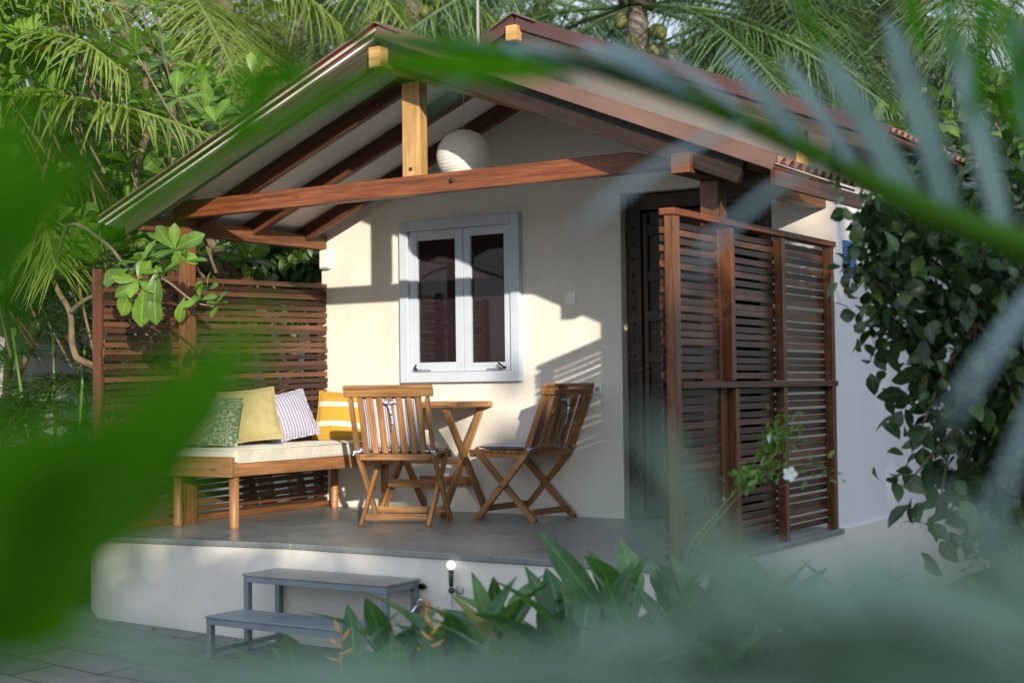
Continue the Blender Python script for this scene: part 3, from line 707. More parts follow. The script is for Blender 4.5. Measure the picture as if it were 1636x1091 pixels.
# ================================================================== TABLE
def X_frame(cx, cy, half, z0, z1, th, w_, par, off):
    for k, sgn in enumerate((1, -1)):
        q = MB(); x = cx+(off if k else -off)
        q.bar((x, cy-sgn*half, z0), (x, cy+sgn*half*.98, z1), th, w_, up=(0, 1, 0)); part('leg', q, M['teak'], par, .004)
tb = empty('folding_table', (-1.36, -.22, 0)); tag(tb, 'square teak folding table with crossed legs between the two chairs', 'table')
TX0, TX1, TY0, TY1 = -1.70, -1.00, -.50, .02-.04
b = MB(); n = 8
for i in range(n):
    a = TY0+.06+(TY1-TY0-.12)*i/n; c = TY0+.06+(TY1-TY0-.12)*(i+1)/n-.006; b.box((TX0+.05, a, .738), (TX1-.05, c, .758))
part('tabletop_slats', b, M['teak'], tb, .003)
b = MB(); b.box((TX0, TY0, .725), (TX1, TY0+.055, .764)); b.box((TX0, TY1-.055, .725), (TX1, TY1, .764)); b.box((TX0, TY0+.0555, .7252), (TX0+.05, TY1-.0555, .7638)); b.box((TX1-.05, TY0+.0555, .7252), (TX1, TY1-.0555, .7638))
part('tabletop_frame', b, M['teak'], tb, .003)
X_frame(-1.09, -.235, .24, 0.008, .722, .024, .052, tb, .014); X_frame(-1.60, -.235, .24, .008, .722, .024, .052, tb, .014)
for a_, b_ in (((-1.58, -.44, .19), (-1.13, -.415, .245)), ((-1.58, -.08, .19), (-1.13, -.055, .245)), ((-1.65, -.245, .34), (-1.05, -.225, .375))):
    b = MB(); b.box(a_, b_); part('stretcher', b, M['teak'], tb, .003)

# ================================================================== FOLDING CHAIRS (local: facing +y)
def make_chair():
    c = empty('folding_chair')
    W = .245
    for sx in (-1, 1):
        q = MB(); x = sx*W                       # back upright, bends into the front foot
        q.bar((x, -.345, .80), (x, -.185, .42), .024, .042, up=(0, 1, 0)); q.bar((x, -.185, .425), (x, .215, 0), .024, .042, up=(0, 1, 0)); q.build('back_leg', M['teak'], c, .004)
        q = MB(); x2 = sx*(W-.027); q.bar((x2, .24, .455), (x2, -.235, 0), .024, .042, up=(0, 1, 0)); q.build('leg', M['teak'], c, .004)
    q = MB(); q.bar((-.285, -.357, .842), (.285, -.357, .842), .028, .072, up=(0, -.16, .38)); q.build('top_rail', M['teak'], c, .006)
    q = MB()
    for i in range(7):
        x = -.187+.0623*i; q.bar((x, -.338, .81), (x, -.207, .455), .010, .037, up=(1, 0, 0))
    q.build('back_slats', M['teak'], c, .002)
    q = MB(); q.bar((-.232, -.196, .43), (.232, -.196, .43), .03, .038); q.build('back_rail', M['teak'], c, .003)
    q = MB()
    for i in range(8): y = -.16+.0525*i; q.box((-.225, y, .437), (.225, y+.044, .450))
    q.build('seat', M['teak'], c, .002)
    q = MB(); q.box((-.24, .252, .405), (.24, .275, .452)); q.box((-.2, -.17, .40), (-.178, .25, .436)); q.box((.178, -.17, .40), (.2, .25, .436)); q.build('seat_frame', M['teak'], c, .003)
    q = MB(); q.bar((-.2, -.198, .058), (.2, -.198, .058), .022, .040); q.build('stretcher', M['teak'], c, .003)
    q = MB(); q.bar((-.232, .165, .075), (.232, .165, .075), .022, .040); q.build('stretcher', M['teak'], c, .003)
    q = MB()
    for sx in (-1, 1): q.tube([(sx*(W+.016), .012, .222), (sx*(W-.045), .012, .222)], .006, 8)
    q.build('bolt', M['iron'], c)
    return c
c1 = make_chair(); c1.location = (-1.10, -.885, 0); c1.rotation_euler = (0, 0, math.radians(21))
tag(c1, 'teak folding chair seen from behind, between the bench and the table', 'chair', 'folding chairs at the porch table')
c2 = copy_tree(c1); c2.location = (-.60, -.245, 0); c2.rotation_euler = (0, 0, math.radians(86))
tag(c2, 'teak folding chair right of the table, turned side-on near the door', 'chair', 'folding chairs at the porch table')

def puff(b, cx, cy, cz, lx, ly, h, n=14, ax='xy', seed=0, ex=3.5):
    """soft rectangular pad; local plane xy, thickness z"""
    rnd = random.Random(seed); ph = [rnd.uniform(0, 6) for _ in range(6)]
    vs = []; uv = []
    for side in (1, -1):
        for j in range(n+1):
            for i in range(n+1):
                u = -1+2*i/n; v = -1+2*j/n
                e = (max(0, 1-abs(u)**ex)*max(0, 1-abs(v)**ex))**.5
                pin = 1-.07*(1-abs(v)**2)*(abs(u) > .99)-.0
                wr = .10*math.sin(5*u+ph[0]+3*v)*math.sin(4*v+ph[1])*e+.05*math.sin(11*u+ph[2])*math.sin(9*v+ph[3])*e
                x = u*lx/2*(1-.05*(1-v*v)); y = v*ly/2*(1-.05*(1-u*u))
                vs.append((cx+x, cy+y, cz+side*h/2*(e+wr*.5))); uv.append(((u+1)/2, (v+1)/2))
    N = (n+1)**2; fs = []; us = []
    for s_ in (0, 1):
        for j in range(n):
            for i in range(n):
                q = [s_*N+j*(n+1)+i, s_*N+j*(n+1)+i+1, s_*N+(j+1)*(n+1)+i+1, s_*N+(j+1)*(n+1)+i]
                if s_: q = q[::-1]
                fs.append(q); us.append([uv[k-s_*N] for k in q])
    b.add(vs, fs, us, True)
def seat_pad(chair, label, hide=False):
    p = empty('chair_pad'); tag(p, label, 'seat pad', 'striped pads on the folding chairs')
    q = MB(); puff(q, 0, .035, .472, .42, .42, .05, seed=3); o = q.build('seat_cushion', M['pad_stripe'], p)
    q = MB(); puff(q, 0, 0, 0, .40, .37, .045, seed=4); o = q.build('back_cushion', M['pad_stripe'], p)
    o.location = (0, -.255+.012, .655); o.rotation_euler = (math.radians(90+20), 0, 0)
    for sx in (-1, 1):
        q = MB(); q.tube([(sx*.20, -.18, .475), (sx*.25, -.20, .478), (sx*.262, -.225, .462), (sx*.20, -.23, .47)], [.006, .010, .009, .005], 6)
        q.tube([(sx*.25, -.205, .47), (sx*.27, -.235, .44)], [.006, .003], 6); q.build('tie', M['pad_stripe'], p)
    q = MB(); q.tube([(-.05, -.32, .775), (-.02, -.352, .77), (.02, -.352, .77), (.05, -.32, .775)], .007, 6)
    q.tube([(.0, -.352, .77), (.012, -.345, .72), (.02, -.33, .66), (.012, -.312, .60)], [.009, .007, .006, .004], 6); q.ball((0, -.354, .77), .013, 8, 6)
    q.build('tie', M['pad_stripe'], p)
    p.location = chair.location; p.rotation_euler = chair.rotation_euler; return p
seat_pad(c1, 'blue and white striped pad tied to the chair seen from behind')
seat_pad(c2, 'blue and white striped pad on the side-on chair near the door')

# ================================================================== BENCH
bn = empty('wooden_bench', (-2.05, -.95, 0)); tag(bn, 'low wooden daybed bench on round legs along the left screen', 'bench')
B0, B1, BY0, BY1 = -2.325, -1.785, -1.735, -.12
b = MB(); b.box((B1-.03, BY0+.029, .325), (B1, BY1, .408)); part('side_rail', b, M['bench_wood'], bn, .004)
b = MB(); b.box((B0, BY0+.029, .325), (B0+.03, BY1, .408)); part('side_rail', b, M['bench_wood'], bn, .004)
b = MB(); b.box((B0-.12, BY0, .322), (B1+.002, BY0+.028, .448)); part('end_board', b, M['bench_wood'], bn, .004)
b = MB(); b.box((B0, BY1, .325), (B1, BY1+.028, .41)); part('end_board', b, M['bench_wood'], bn, .004)
b = MB()
for i in range(12): y = BY0+.06+i*.128; b.box((B0+.031, y, .385), (B1-.031, y+.09, .403))
part('bed_slats', b, M['bench_wood'], bn, .002)
for x, y, r in ((B1-.045, BY0+.07, .031), (B0+.02, BY0+.06, .029), (B0+.035, BY1-.03, .028), (B1-.045, BY1-.03, .028)):
    q = MB(); q.tube([(x, y, .0), (x, y, .015), (x, y, .322)], [r*.93, r*.98, r], 16); part('leg', q, M['bench_wood'], bn, 0)
b = MB(); nx, ny = 10, 40; vs = []
t = empty('bench_mattress', (-2.05, -.9, .405)); tag(t, 'thin off white linen mattress lying on the wooden bench', 'mattress')
mx0, mx1, my0, my1, mz0, mz1 = B0+.005, B1+.006, BY0+.035, BY1-.005, .409, .497
b.bar(((mx0+mx1)/2, my0, (mz0+mz1)/2), ((mx0+mx1)/2, my1, (mz0+mz1)/2), mx1-mx0, mz1-mz0)
o = part('mattress_cover', b, M['linen'], t, .018); o.modifiers['bevel'].segments = 4
sb = o.modifiers.new('sub', 'SUBSURF'); sb.subdivision_type = 'SIMPLE'; sb.levels = sb.render_levels = 4
tx = bpy.data.textures.new('fold', 'CLOUDS'); tx.noise_scale = .12; dm = o.modifiers.new('d', 'DISPLACE'); dm.texture = tx; dm.strength = .014; dm.mid_level = .5
for p_ in o.data.polygons: p_.use_smooth = True
b = MB()
for z in (mz0+.004, mz1-.006): b.tube([(mx1+.003, my0+.01, z), (mx1+.003, my1-.01, z)], .004, 6); b.tube([(mx0+.02, my0-.003, z), (mx1-.01, my0-.003, z)], .004, 6)
part('piping', b, M['linen'], t)

# ================================================================== CUSHIONS
def pillow(label, mat, c, size, rx, rz, h=.15, roll=0, seed=1):
    q = MB(); puff(q, 0, 0, 0, size, size*.97, h, n=18, seed=seed, ex=2.2)
    o = q.build('cushion', mat); tag(o, label, 'cushion', 'cushions on the bench')
    q = MB(); pts = []
    for k in range(73):
        a = k/72*4; sd_ = int(a) % 4; f = -1+2*(a-int(a)); u, v = ((f, -1), (1, f), (-f, 1), (-1, -f))[sd_]
        pts.append((u*size/2*(1-.05*(1-v*v)), v*size*.97/2*(1-.05*(1-u*u)), .001*math.sin(k)))
    q.tube(pts, .0042, 6, cap=False); q.build('piping', mat, o)
    o.rotation_euler = (Matrix.Rotation(rz, 3, 'Z') @ Matrix.Rotation(rx, 3, 'X') @ Matrix.Rotation(roll, 3, 'Z')).to_euler(); o.location = c
    return o
R_ = math.radians
pillow('green and cream printed cushion, half hidden nearest the front end of the bench', M['green_print'], (-2.13, -1.55, .665), .36, R_(62), R_(38), .15, R_(-4), 2)
pillow('plain olive yellow cushion between the green print and the blue striped cushion', M['olive'], (-2.13, -1.20, .69), .385, R_(66), R_(52), .15, R_(6), 3)
pillow('blue and white striped cushion leaning against the olive one', M['blue_stripe'], (-2.22, -.73, .675), .37, R_(62), R_(60), .14, R_(12), 4)
pillow('mustard cushion with white bands at the far end of the bench by the wall', M['mustard'], (-2.13, -.26, .665), .37, R_(72), R_(24), .13, R_(-3), 5)

# ================================================================== VEGETATION
def lv_tube(L, pts, rad, n=5):
    """tube as quads inside a Leaves collector"""
    pts = [np.array(p, float) for p in pts]; m = len(pts)
    if not hasattr(rad, '__len__'): rad = np.linspace(rad, rad*.4, m)
    t0 = pts[1]-pts[0]; t0 /= np.linalg.norm(t0)+1e-9; ref = np.array([0, 0, 1.]) if abs(t0[2]) < .9 else np.array([1., 0, 0])
    x = np.cross(t0, ref); x /= np.linalg.norm(x); V = []
    for i, p in enumerate(pts):
        t = pts[min(m-1, i+1)]-pts[max(0, i-1)]; t = t/(np.linalg.norm(t)+1e-9)
        x = x-t*np.dot(x, t); x /= np.linalg.norm(x)+1e-9; y = np.cross(t, x)
        for k in range(n):
            a = 2*PI*k/n; V.append(p+(x*math.cos(a)+y*math.sin(a))*rad[i])
    Q = [[i*n+k, i*n+(k+1) % n, (i+1)*n+(k+1) % n, (i+1)*n+k] for i in range(m-1) for k in range(n)]
    L.V.append(np.array(V)); L.U.append(np.full((len(V), 2), .5)); L.Q.append(np.array(Q)+L.n); L.n += len(V)

def frond(L, pts, n, ll, width=1.0, droop=.35, sweep=.55, T=None, start=.12, vee=.25, rad=.02, jit=.12):
    """palm frond: rachis through pts, n leaflets on each side, length ll at the middle"""
    T = T or T_STRIP; C = np.array(bez(pts, 40)); lv_tube(L, C[::2], rad)
    ts = start+(1-start)*np.linspace(0, .985, n); P, D, S, N = [], [], [], []
    for sgn in (-1, 1):
        for t in ts:
            i = min(39, int(t*40)); f = t*40-i; p = C[i]*(1-f)+C[i+1]*f; tg = C[i+1]-C[i]; tg /= np.linalg.norm(tg)+1e-9
            sd = np.cross(tg, (0, 0, 1.)); sd /= np.linalg.norm(sd)+1e-9; u = np.cross(sd, tg)
            sw = sweep+.9*max(0, t-.6)
            d = sd*sgn*(1-.45*max(0, t-.6))+tg*sw+u*vee-np.array([0, 0, 1.])*droop*(.6+.6*RNG.random())
            d = d/np.linalg.norm(d)+RNG.normal(size=3)*jit
            P.append(p); D.append(d); S.append(ll*(.45+.75*math.sin(PI*min(1, (t-start)/(1-start)*.8+.14)))*(.85+.3*RNG.random())); N.append(u+sd*sgn*.3)
    L.add(T, P, D, np.array(S), nrm=np.array(N), wscale=width)

def drop(p, z): return Vector((p[0], p[1], z))
def coco_palm(crown, label, nf=15, fl=4.2, mat='leaf_coco', seed=0, nuts=6, lean=(.6, .3), ll=.85, dens=92, width=.55):
    rnd = random.Random(seed); crown = Vector(crown); base = Vector((crown.x+lean[0], crown.y+lean[1], -.5))
    t = empty('coconut_palm', base); tag(t, label, 'palm tree', 'coconut palms behind the cottage')
    q = MB(); pts = bez([base, base.lerp(crown, .5)+Vector((-lean[0]*.3, 0, 0)), crown], 14)
    q.tube(pts, [.19-.08*i/14+(.012 if i % 2 else 0) for i in range(15)], 12); part('trunk', q, M['palm_bark'], t)
    for k in range(nf):
        a = k*2.399+rnd.uniform(-.2, .2); e = rnd.uniform(-.15, 1.15) if k > 3 else rnd.uniform(-.55, .0); L = fl*rnd.uniform(.8, 1.1)
        h = Vector((math.cos(a), math.sin(a), 0)); pts = []
        for s in (0, .3, .6, .85, 1.0):
            pts.append(crown+h*(L*s*math.cos(e)*(1-.22*s*max(e, 0)))+Vector((0, 0, L*(math.sin(e)*s-(.34+.25*math.cos(e))*s*s))))
        F = Leaves(); frond(F, pts, dens, ll, width=width, droop=.55, rad=.028); F.build('frond', M[mat], t)
    for k in range(nuts):
        a = rnd.uniform(0, 6.28); r = rnd.uniform(.2, .42); q = MB()
        q.ball(crown+Vector((math.cos(a)*r, math.sin(a)*r, -.25-rnd.uniform(0, .4))), .075, 10, 8, squash=1.2); part('coconut', q, M['nut'], t)
    q = MB()
    for k in range(9):
        a = k*.7; h = Vector((math.cos(a), math.sin(a), 0)); q.tube([crown+h*.1, crown+h*.22+Vector((0, 0, .25)), crown+h*.5+Vector((0, 0, .45))], [.09, .06, .03], 6)
    part('crown_shaft', q, M['palm_bark'], t)
    return t
coco_palm(at(190, -5, 17), 'sunlit coconut palm at the upper left, furthest left of the tall trunks', mat='leaf_coco_sunlit', seed=1, nuts=7)
coco_palm(at(478, 20, 21), 'sunlit coconut palm just left of the porch gable peak', mat='leaf_coco_sunlit', seed=2, nuts=8)
coco_palm(at(352, -190, 18), 'tall coconut palm whose pale trunk shows between the two left palms', mat='leaf_coco_sunlit', seed=3, nuts=3, lean=(.1, .1))
coco_palm(at(655, -25, 20), 'coconut palm above the porch gable peak behind the metal pole', seed=4, nuts=5)
coco_palm(at(1018, 8, 16), 'coconut palm with a dark trunk right behind the upper ridge', seed=5, nuts=9, lean=(.05, 0), nf=20)
coco_palm(at(1225, 20, 20), 'coconut palm with long fronds hanging over the right roof slope', seed=6, nuts=2, lean=(.2, .4), nf=22, fl=4.6)
coco_palm(at(1448, 38, 17.5), 'coconut palm with hanging nuts at the upper right above the frond stripes', seed=7, nuts=10, lean=(.1, 0), nf=18)
coco_palm(at(1665, -60, 19), 'coconut palm at the top right edge', seed=8, nuts=3)
coco_palm(at(865, -5, 24), 'distant coconut palm above the gap between the two roofs', seed=9, nuts=3)
coco_palm(at(1330, 60, 26), 'distant coconut palm low behind the main roof on the right', seed=10, nuts=3, nf=18)
coco_palm(at(560, 60, 27), 'distant coconut palm low behind the porch roof peak', seed=12, nuts=3, nf=18)
coco_palm(at(1180, 90, 25), 'distant coconut palm hidden by the middle of the main roof', seed=13, nuts=0, nf=18)
coco_palm(at(330, 130, 22), 'distant coconut palm low behind the almond tree', seed=14, nuts=0, nf=18, mat='leaf_coco_sunlit')
# palm at the left whose crown is outside the frame
cr = at(-90, 130, 10.2); t = empty('coconut_palm', drop(cr, -.5)); tag(t, 'young coconut palm reaching in from the left edge with sunlit fronds', 'palm tree', 'coconut palms behind the cottage')
q = MB(); q.tube([drop(cr, -.5), cr], [.14, .1], 12); part('trunk', q, M['palm_bark'], t)
for pts in (((-90, 130, 10.2), (20, 60, 10), (120, 62, 9.7), (205, 120, 9.5)), ((-90, 150, 10.2), (60, 150, 9.9), (200, 172, 9.6), (340, 218, 9.4)),
            ((-90, 110, 10.2), (0, 10, 10.1), (90, -10, 10), (190, 10, 9.8)), ((-90, 160, 10.2), (0, 240, 10), (60, 330, 9.8), (90, 430, 9.6)),
            ((-90, 130, 10.2), (-20, 190, 10.6), (100, 250, 11), (190, 330, 11.2)), ((-90, 130, 10.2), (-160, 20, 10.2), (-230, 0, 10.2), (-330, 60, 10.2))):
    F = Leaves(); frond(F, [at(*p) for p in pts], 70, .52, width=1.0, droop=.5, rad=.02); F.build('frond', M['leaf_coco_sunlit'], t)

def rosette(L, P, D, n, size, T=T_OBOV, flat_=.45):
    P = np.array(P, float); D = np.array(D, float); D /= np.linalg.norm(D); a = np.cross(D, (0.3, .2, 1.)); a /= np.linalg.norm(a); b = np.cross(D, a)
    th = np.arange(n)*2.399+RNG.random()*6; k = np.linspace(.15, 1.0, n)[::-1]
    d = (np.cos(th)[:, None]*a+np.sin(th)[:, None]*b)*(1.1-k[:, None]*.45)+D*(flat_*k[:, None]*1.6)
    L.add(T, P+D*k[:, None]*size*.18, d+RNG.normal(size=(n, 3))*.12, size*(.6+.5*RNG.random(n)), nrm=D, roll=RNG.normal(size=n)*.25)
# --- almond tree left of the cottage
bp = Vector((-3.25, .15, -.5)); al = empty('almond_tree', bp)
tag(al, 'broad-leaved almond tree with big glossy leaf rosettes left of the porch', 'tree')
q = MB(); q.tube(bez([bp, (-3.2, -.1, .3), (-3.05, -.75, .75), at(150, 585, 9.9), at(118, 560, 9.8), at(112, 500, 9.8), at(86, 448, 9.8), at(60, 330, 10), at(100, 180, 10.4)], 40), [.032-.0005*i for i in range(41)], 10)
part('trunk', q, M['bark'], al)
q = MB(); q.tube(bez([(-3.2, -.1, .3), (-3.1, .3, 1.2), at(232, 330, 10.6), at(236, 200, 10.8), at(228, 60, 11)], 24), [.06-.0018*i for i in range(25)], 8); part('limb', q, M['bark'], al)
q = MB(); q.tube(bez([at(112, 500, 9.8), at(135, 480, 9.7), at(166, 466, 9.6)], 8), [.02-.001*i for i in range(9)], 6); part('limb', q, M['bark'], al)
q = MB(); q.tube(bez([(-3.1, .3, 1.2), at(300, 330, 10.8), at(276, 190, 11), at(272, 90, 11.2)], 16), [.035-.001*i for i in range(17)], 8); part('limb', q, M['bark'], al)
q = MB(); q.tube(bez([at(86, 448, 9.8), at(110, 360, 9.3), at(170, 390, 8.8), at(205, 428, 8.55), at(260, 445, 8.45), at(310, 482, 8.4), at(350, 490, 8.4)], 24), [.014-.0004*i for i in range(25)], 8); part('limb', q, M['bark'], al)
L = Leaves(); TW = Leaves(); rr = random.Random(5)
spots = []
while len(spots) < 150:
    x, y = rr.uniform(-40, 400), rr.uniform(-20, 440)
    if y > 345-(x-170)*.74+10 and x > 150 and y < 380: continue
    if x > 330 and y < 120: continue
    if x > 150 and y < 150 and rr.random() < .5: continue
    if x > 270 and y < 150: continue
    spots.append((x, y, rr.uniform(9.7, 12.0)))
for x, y, d in spots:
    P = at(x, y, d); D = Vector((rr.uniform(-.5, .5)+.1, rr.uniform(-.7, .2), rr.uniform(.3, 1.0)))
    rosette(L, P, D, rr.randint(7, 11), rr.uniform(.18, .26))
    Q = Vector(P)-D.normalized()*.5+Vector((0, .3, -.25)); lv_tube(TW, [Q, (Q+P)/2+Vector((0, 0, -.05)), P], .012)
L.build('crown', M['leaf_almond'], al); TW.build('twigs', M['bark'], al)
L = Leaves()
for x, y, d, sz, n in ((232, 425, 8.5, .17, 8), (282, 402, 8.5, .18, 8), (222, 450, 8.45, .18, 6), (262, 440, 8.45, .14, 6), (300, 418, 8.45, .15, 4), (322, 480, 8.4, .12, 5), (350, 488, 8.4, .11, 6), (335, 462, 8.45, .12, 4)):
    rosette(L, at(x, y, d), (rr.uniform(-.2, .5), -.6, rr.uniform(.1, .7)), n, sz)
L.add(T_OBOV, [at(232, 455, 8.4), at(246, 462, 8.4), at(215, 452, 8.4), at(250, 430, 8.4), at(205, 430, 8.4), at(295, 475, 8.4)], [(-.15, -.1, -1), (.12, -.1, -1), (-.5, -.1, -.8), (.05, -.2, -1), (-1, -.2, -.3), (-.3, -.1, -.9)], np.array([.24, .2, .22, .22, .22, .15]), nrm=(.5, -.8, .3))
L.build('spray', M['leaf_almond'], al)

def leafy_tree(label, base, crowns, n, size, mat, T=T_OVATE, group=None, name='leafy_tree', cat='tree', trunk=.09, up=.2, hollow=.15):
    """trunk and limbs up to a crown of separate leaf clusters; crowns: (centre, radii)"""
    base = Vector(base); t = empty(name, base); tag(t, label, cat, group)
    cc = sum((Vector(c) for c, r in crowns), Vector())/len(crowns)
    q = MB(); fork = base.lerp(cc, .45); q.tube([base, base.lerp(fork, .5)+Vector((.04, 0, 0)), fork], [trunk, trunk*.8, trunk*.65], 8); part('trunk', q, M['bark'], t)
    L = Leaves(); TW = Leaves(); tot = sum(r[0]*r[1]*r[2] for c, r in crowns)
    for c, r in crowns:
        lv_tube(TW, bez([fork, fork.lerp(Vector(c), .5)+Vector((0, 0, .05)), Vector(c)+Vector((0, 0, r[2]*.5))], 8), trunk*.5, 6)
        k = max(3, int(n/len(crowns)/26)); m = int(n*(r[0]*r[1]*r[2])/tot/k)+4
        for i in range(k):
            u = RNG.normal(size=3); u /= np.linalg.norm(u); P = np.array(c)+u*np.array(r)*(hollow+(1-hollow)*RNG.random()**.5)
            lv_tube(TW, [np.array(c), (np.array(c)+P)/2+np.array([0, 0, .03]), P], trunk*.14, 4)
            box_cluster(L, T, P, (size*2.1, size*2.1, size*1.6), m, size, up)
    TW.build('limbs', M['bark'], t); L.build('crown', M[mat], t); return t
g_ = 'leafy trees behind the left screen'
leafy_tree('dark leafy tree directly above the middle of the left screen', (-3.9, 1.8, -.5), [(at(430, 400, 12.6), (.9, .9, .7)), (at(350, 400, 12.2), (.8, .8, .6)), (at(500, 410, 12.5), (.5, .8, .6))], 2300, .15, 'leaf_back', T_BROAD, g_, up=-.1)
leafy_tree('broad bush of rounded leaves just above the left roof edge', (-4.6, 2.2, -.5), [(at(385, 205, 13.4), (.55, .7, .4)), (at(300, 230, 13.2), (.8, .9, .55))], 900, .17, 'leaf_almond', T_OBOV, g_)
leafy_tree('dense dark tree at the far left behind the almond tree', (-7.0, .3, -.5), [(at(40, 240, 13.5), (1.5, 1.5, 1.2)), (at(160, 330, 13.2), (1.4, 1.4, .9)), (at(20, 370, 12.6), (1.1, 1.1, .7)), (at(120, 420, 12.8), (1.0, 1.0, .45))], 5200, .16, 'leaf_back', T_BROAD, g_)
leafy_tree('deep green tree filling the gap behind the left roof slope', (-6.2, 3.5, -.5), [(at(250, 320, 15.5), (1.7, 1.7, 1.1)), (at(400, 370, 15), (1.5, 1.5, .7))], 3600, .18, 'leaf_back', T_OVATE, g_)
g_ = 'far trees beyond the right side of the cottage'
leafy_tree('dense dark tree beyond the right corner of the main roof', (1.2, 12, -.5), [(at(1500, 300, 19), (1.6, 1.6, 1.5)), (at(1440, 400, 18), (1.2, 1.2, 1.2)), (at(1600, 400, 18), (1.6, 1.6, 1.4))], 4200, .22, 'leaf_back', T_OVATE, g_)
leafy_tree('loose dull green tree at the far right behind the shrub', (4.2, 8, -.5), [(at(1640, 300, 15), (1.1, 1.1, 1.3)), (at(1600, 560, 14), (1.1, 1.1, 1.2)), (at(1660, 700, 14), (1.0, 1.0, 1.0))], 3600, .18, 'leaf_back', T_OVATE, g_)
leafy_tree('low dark bush at the foot of the side wall far right', (3.5, 3, -.5), [(at(1640, 800, 11), (.8, .8, .5)), (at(1690, 600, 11), (.9, .9, .9))], 1500, .13, 'leaf_back', T_OVATE, g_, name='bush', cat='bush')

leafy_tree('mid green tree rising beside the main roof eave at the upper right', (3.0, 1.6, -.5), [(at(1500, 255, 10.2), (.6, .6, .36)), (at(1590, 240, 10.0), (.6, .6, .45)), (at(1450, 300, 9.8), (.3, .4, .2)), (at(1560, 340, 9.8), (.6, .5, .4))], 2000, .12, 'leaf_back', T_OVATE, g_)

# --- areca clump and boundary wall at the left
b = MB(); b.box((-7.2, -6, -.6), (-7.05, 16, 1.95)); b.box((-7.24, -6, 1.951), (-7.01, 16, 2.02)); o = b.build('boundary_wall', M['side']); tag(o, 'pale garden boundary wall behind the slender palms at the left', 'wall')
def areca(label, base, n, h, seed, fr=4, mat='leaf_areca', fl=.95):
    rnd = random.Random(seed); base = Vector(base); t = empty('areca_palm', base); tag(t, label, 'palm', 'slender palms left of the porch')
    for k in range(n):
        a = rnd.uniform(0, 6.28); r = rnd.uniform(0, .3); b0 = base+Vector((math.cos(a)*r, math.sin(a)*r, 0)); hh = h*rnd.uniform(.5, 1.0)
        tp = b0+Vector((math.cos(a)*.3*hh*rnd.random(), math.sin(a)*.3*hh*rnd.random(), hh))
        q = MB(); q.tube(bez([b0, b0.lerp(tp, .5)+Vector((.02, 0, 0)), tp], 6), [.018-.0012*i for i in range(7)], 6); part('stem', q, M['stem_green'], t)
        for j in range(fr):
            a2 = rnd.uniform(0, 6.28); e = rnd.uniform(.3, 1.3); L_ = fl*rnd.uniform(.7, 1.1); hv = Vector((math.cos(a2), math.sin(a2), 0))
            pts = [tp+hv*(L_*s*math.cos(e))+Vector((0, 0, L_*(math.sin(e)*s-.55*s*s))) for s in (0, .35, .7, 1)]
            F = Leaves(); frond(F, pts, 22, .26, width=1.5, droop=.3, rad=.006, vee=.4); F.build('frond', M[mat], t)
areca('slender palm clump with fine fronds in front of the pale boundary wall', drop(at(110, 800, 10.6), -.5), 9, 1.9, 3)
areca('smaller slender palm clump nearest the left edge of the frame', drop(at(45, 800, 10.9), -.5), 6, 1.5, 4)
areca('slender palm clump right beside the left screen post', drop(at(150, 780, 11.4), -.5), 7, 2.3, 8)

# --- low plants at the left of the platform, litter
def herb(name, label, cat, base, n, h, size, mat, T=T_OVATE, group=None, spread=.15, seed=0):
    base = Vector(base); t = empty(name, base); tag(t, label, cat, group); L = Leaves(); S = Leaves()
    for k in range(n):
        a = RNG.random()*6.28; r = spread*RNG.random()**.5; tp = np.array(base)+np.array([math.cos(a)*r*1.6, math.sin(a)*r*1.6, h*(.4+.6*RNG.random())])
        b0 = np.array(base)+np.array([math.cos(a)*r*.5, math.sin(a)*r*.5, 0]); pts = bez([b0, (b0+tp)/2+RNG.normal(size=3)*.02, tp], 5); lv_tube(S, pts, .004, 4)
        m = 6; P = np.array(pts)[np.clip((np.linspace(.3, 1, m)*5).astype(int), 0, 5)]
        L.add(T, P, rdirs(m, .35), size*(.6+.6*RNG.random(m)), nrm=rdirs(m, 1.5))
    S.build('stems', M['stem_green'], t); L.build('leaves', M[mat], t); return t
herb('small_shrub', 'little sunlit plant at the left foot of the platform', 'plant', drop(at(146, 930, 9.3), -.5), 16, .30, .05, 'leaf_jasmine', spread=.14)
for i, (px, py, d, h) in enumerate(((30, 760, 10.0, .5), (95, 800, 9.7, .4), (60, 860, 9.0, .35), (130, 830, 9.9, .5))):
    herb('small_shrub', 'dark leafy undergrowth plant in the bed below the slender palms', 'plant', drop(at(px, py, d), -.5), 16, h, .09, 'leaf_back', T_OVATE, 'undergrowth plants at the left', .25)
L = Leaves(); n = 900
P = np.stack([RNG.uniform(-7, -2.7, n), RNG.uniform(-4.5, 2.0, n), np.full(n, -.478)], 1); L.add(T_OVATE, P, rdirs(n)*[1, 1, .12], .05+.06*RNG.random(n), nrm=rdirs(n, 4))
P = np.stack([RNG.uniform(1.5, 6, 500), RNG.uniform(-3.5, 4.0, 500), np.full(500, -.56)], 1); L.add(T_OVATE, P, rdirs(500)*[1, 1, .12], .05+.06*RNG.random(500), nrm=rdirs(500, 4))
P = np.stack([RNG.uniform(-2.3, -.4, 70), -2.16-RNG.random(70)**2*.5, np.full(70, -.525)], 1); P[:, 2] = -.472-.062*np.clip(P[:, 0]+2.5, 0, 1.3)+.004; P[:, 1] -= np.clip(-.98-P[:, 0], 0, 2)*.18; L.add(T_OVATE, P, rdirs(70)*[1, 1, .3], .015+.04*RNG.random(70)**2, nrm=rdirs(70, 2))
tag(L.build('leaf_litter', M['litter']), 'fallen leaves scattered over the garden soil', 'leaf litter', kind='stuff')

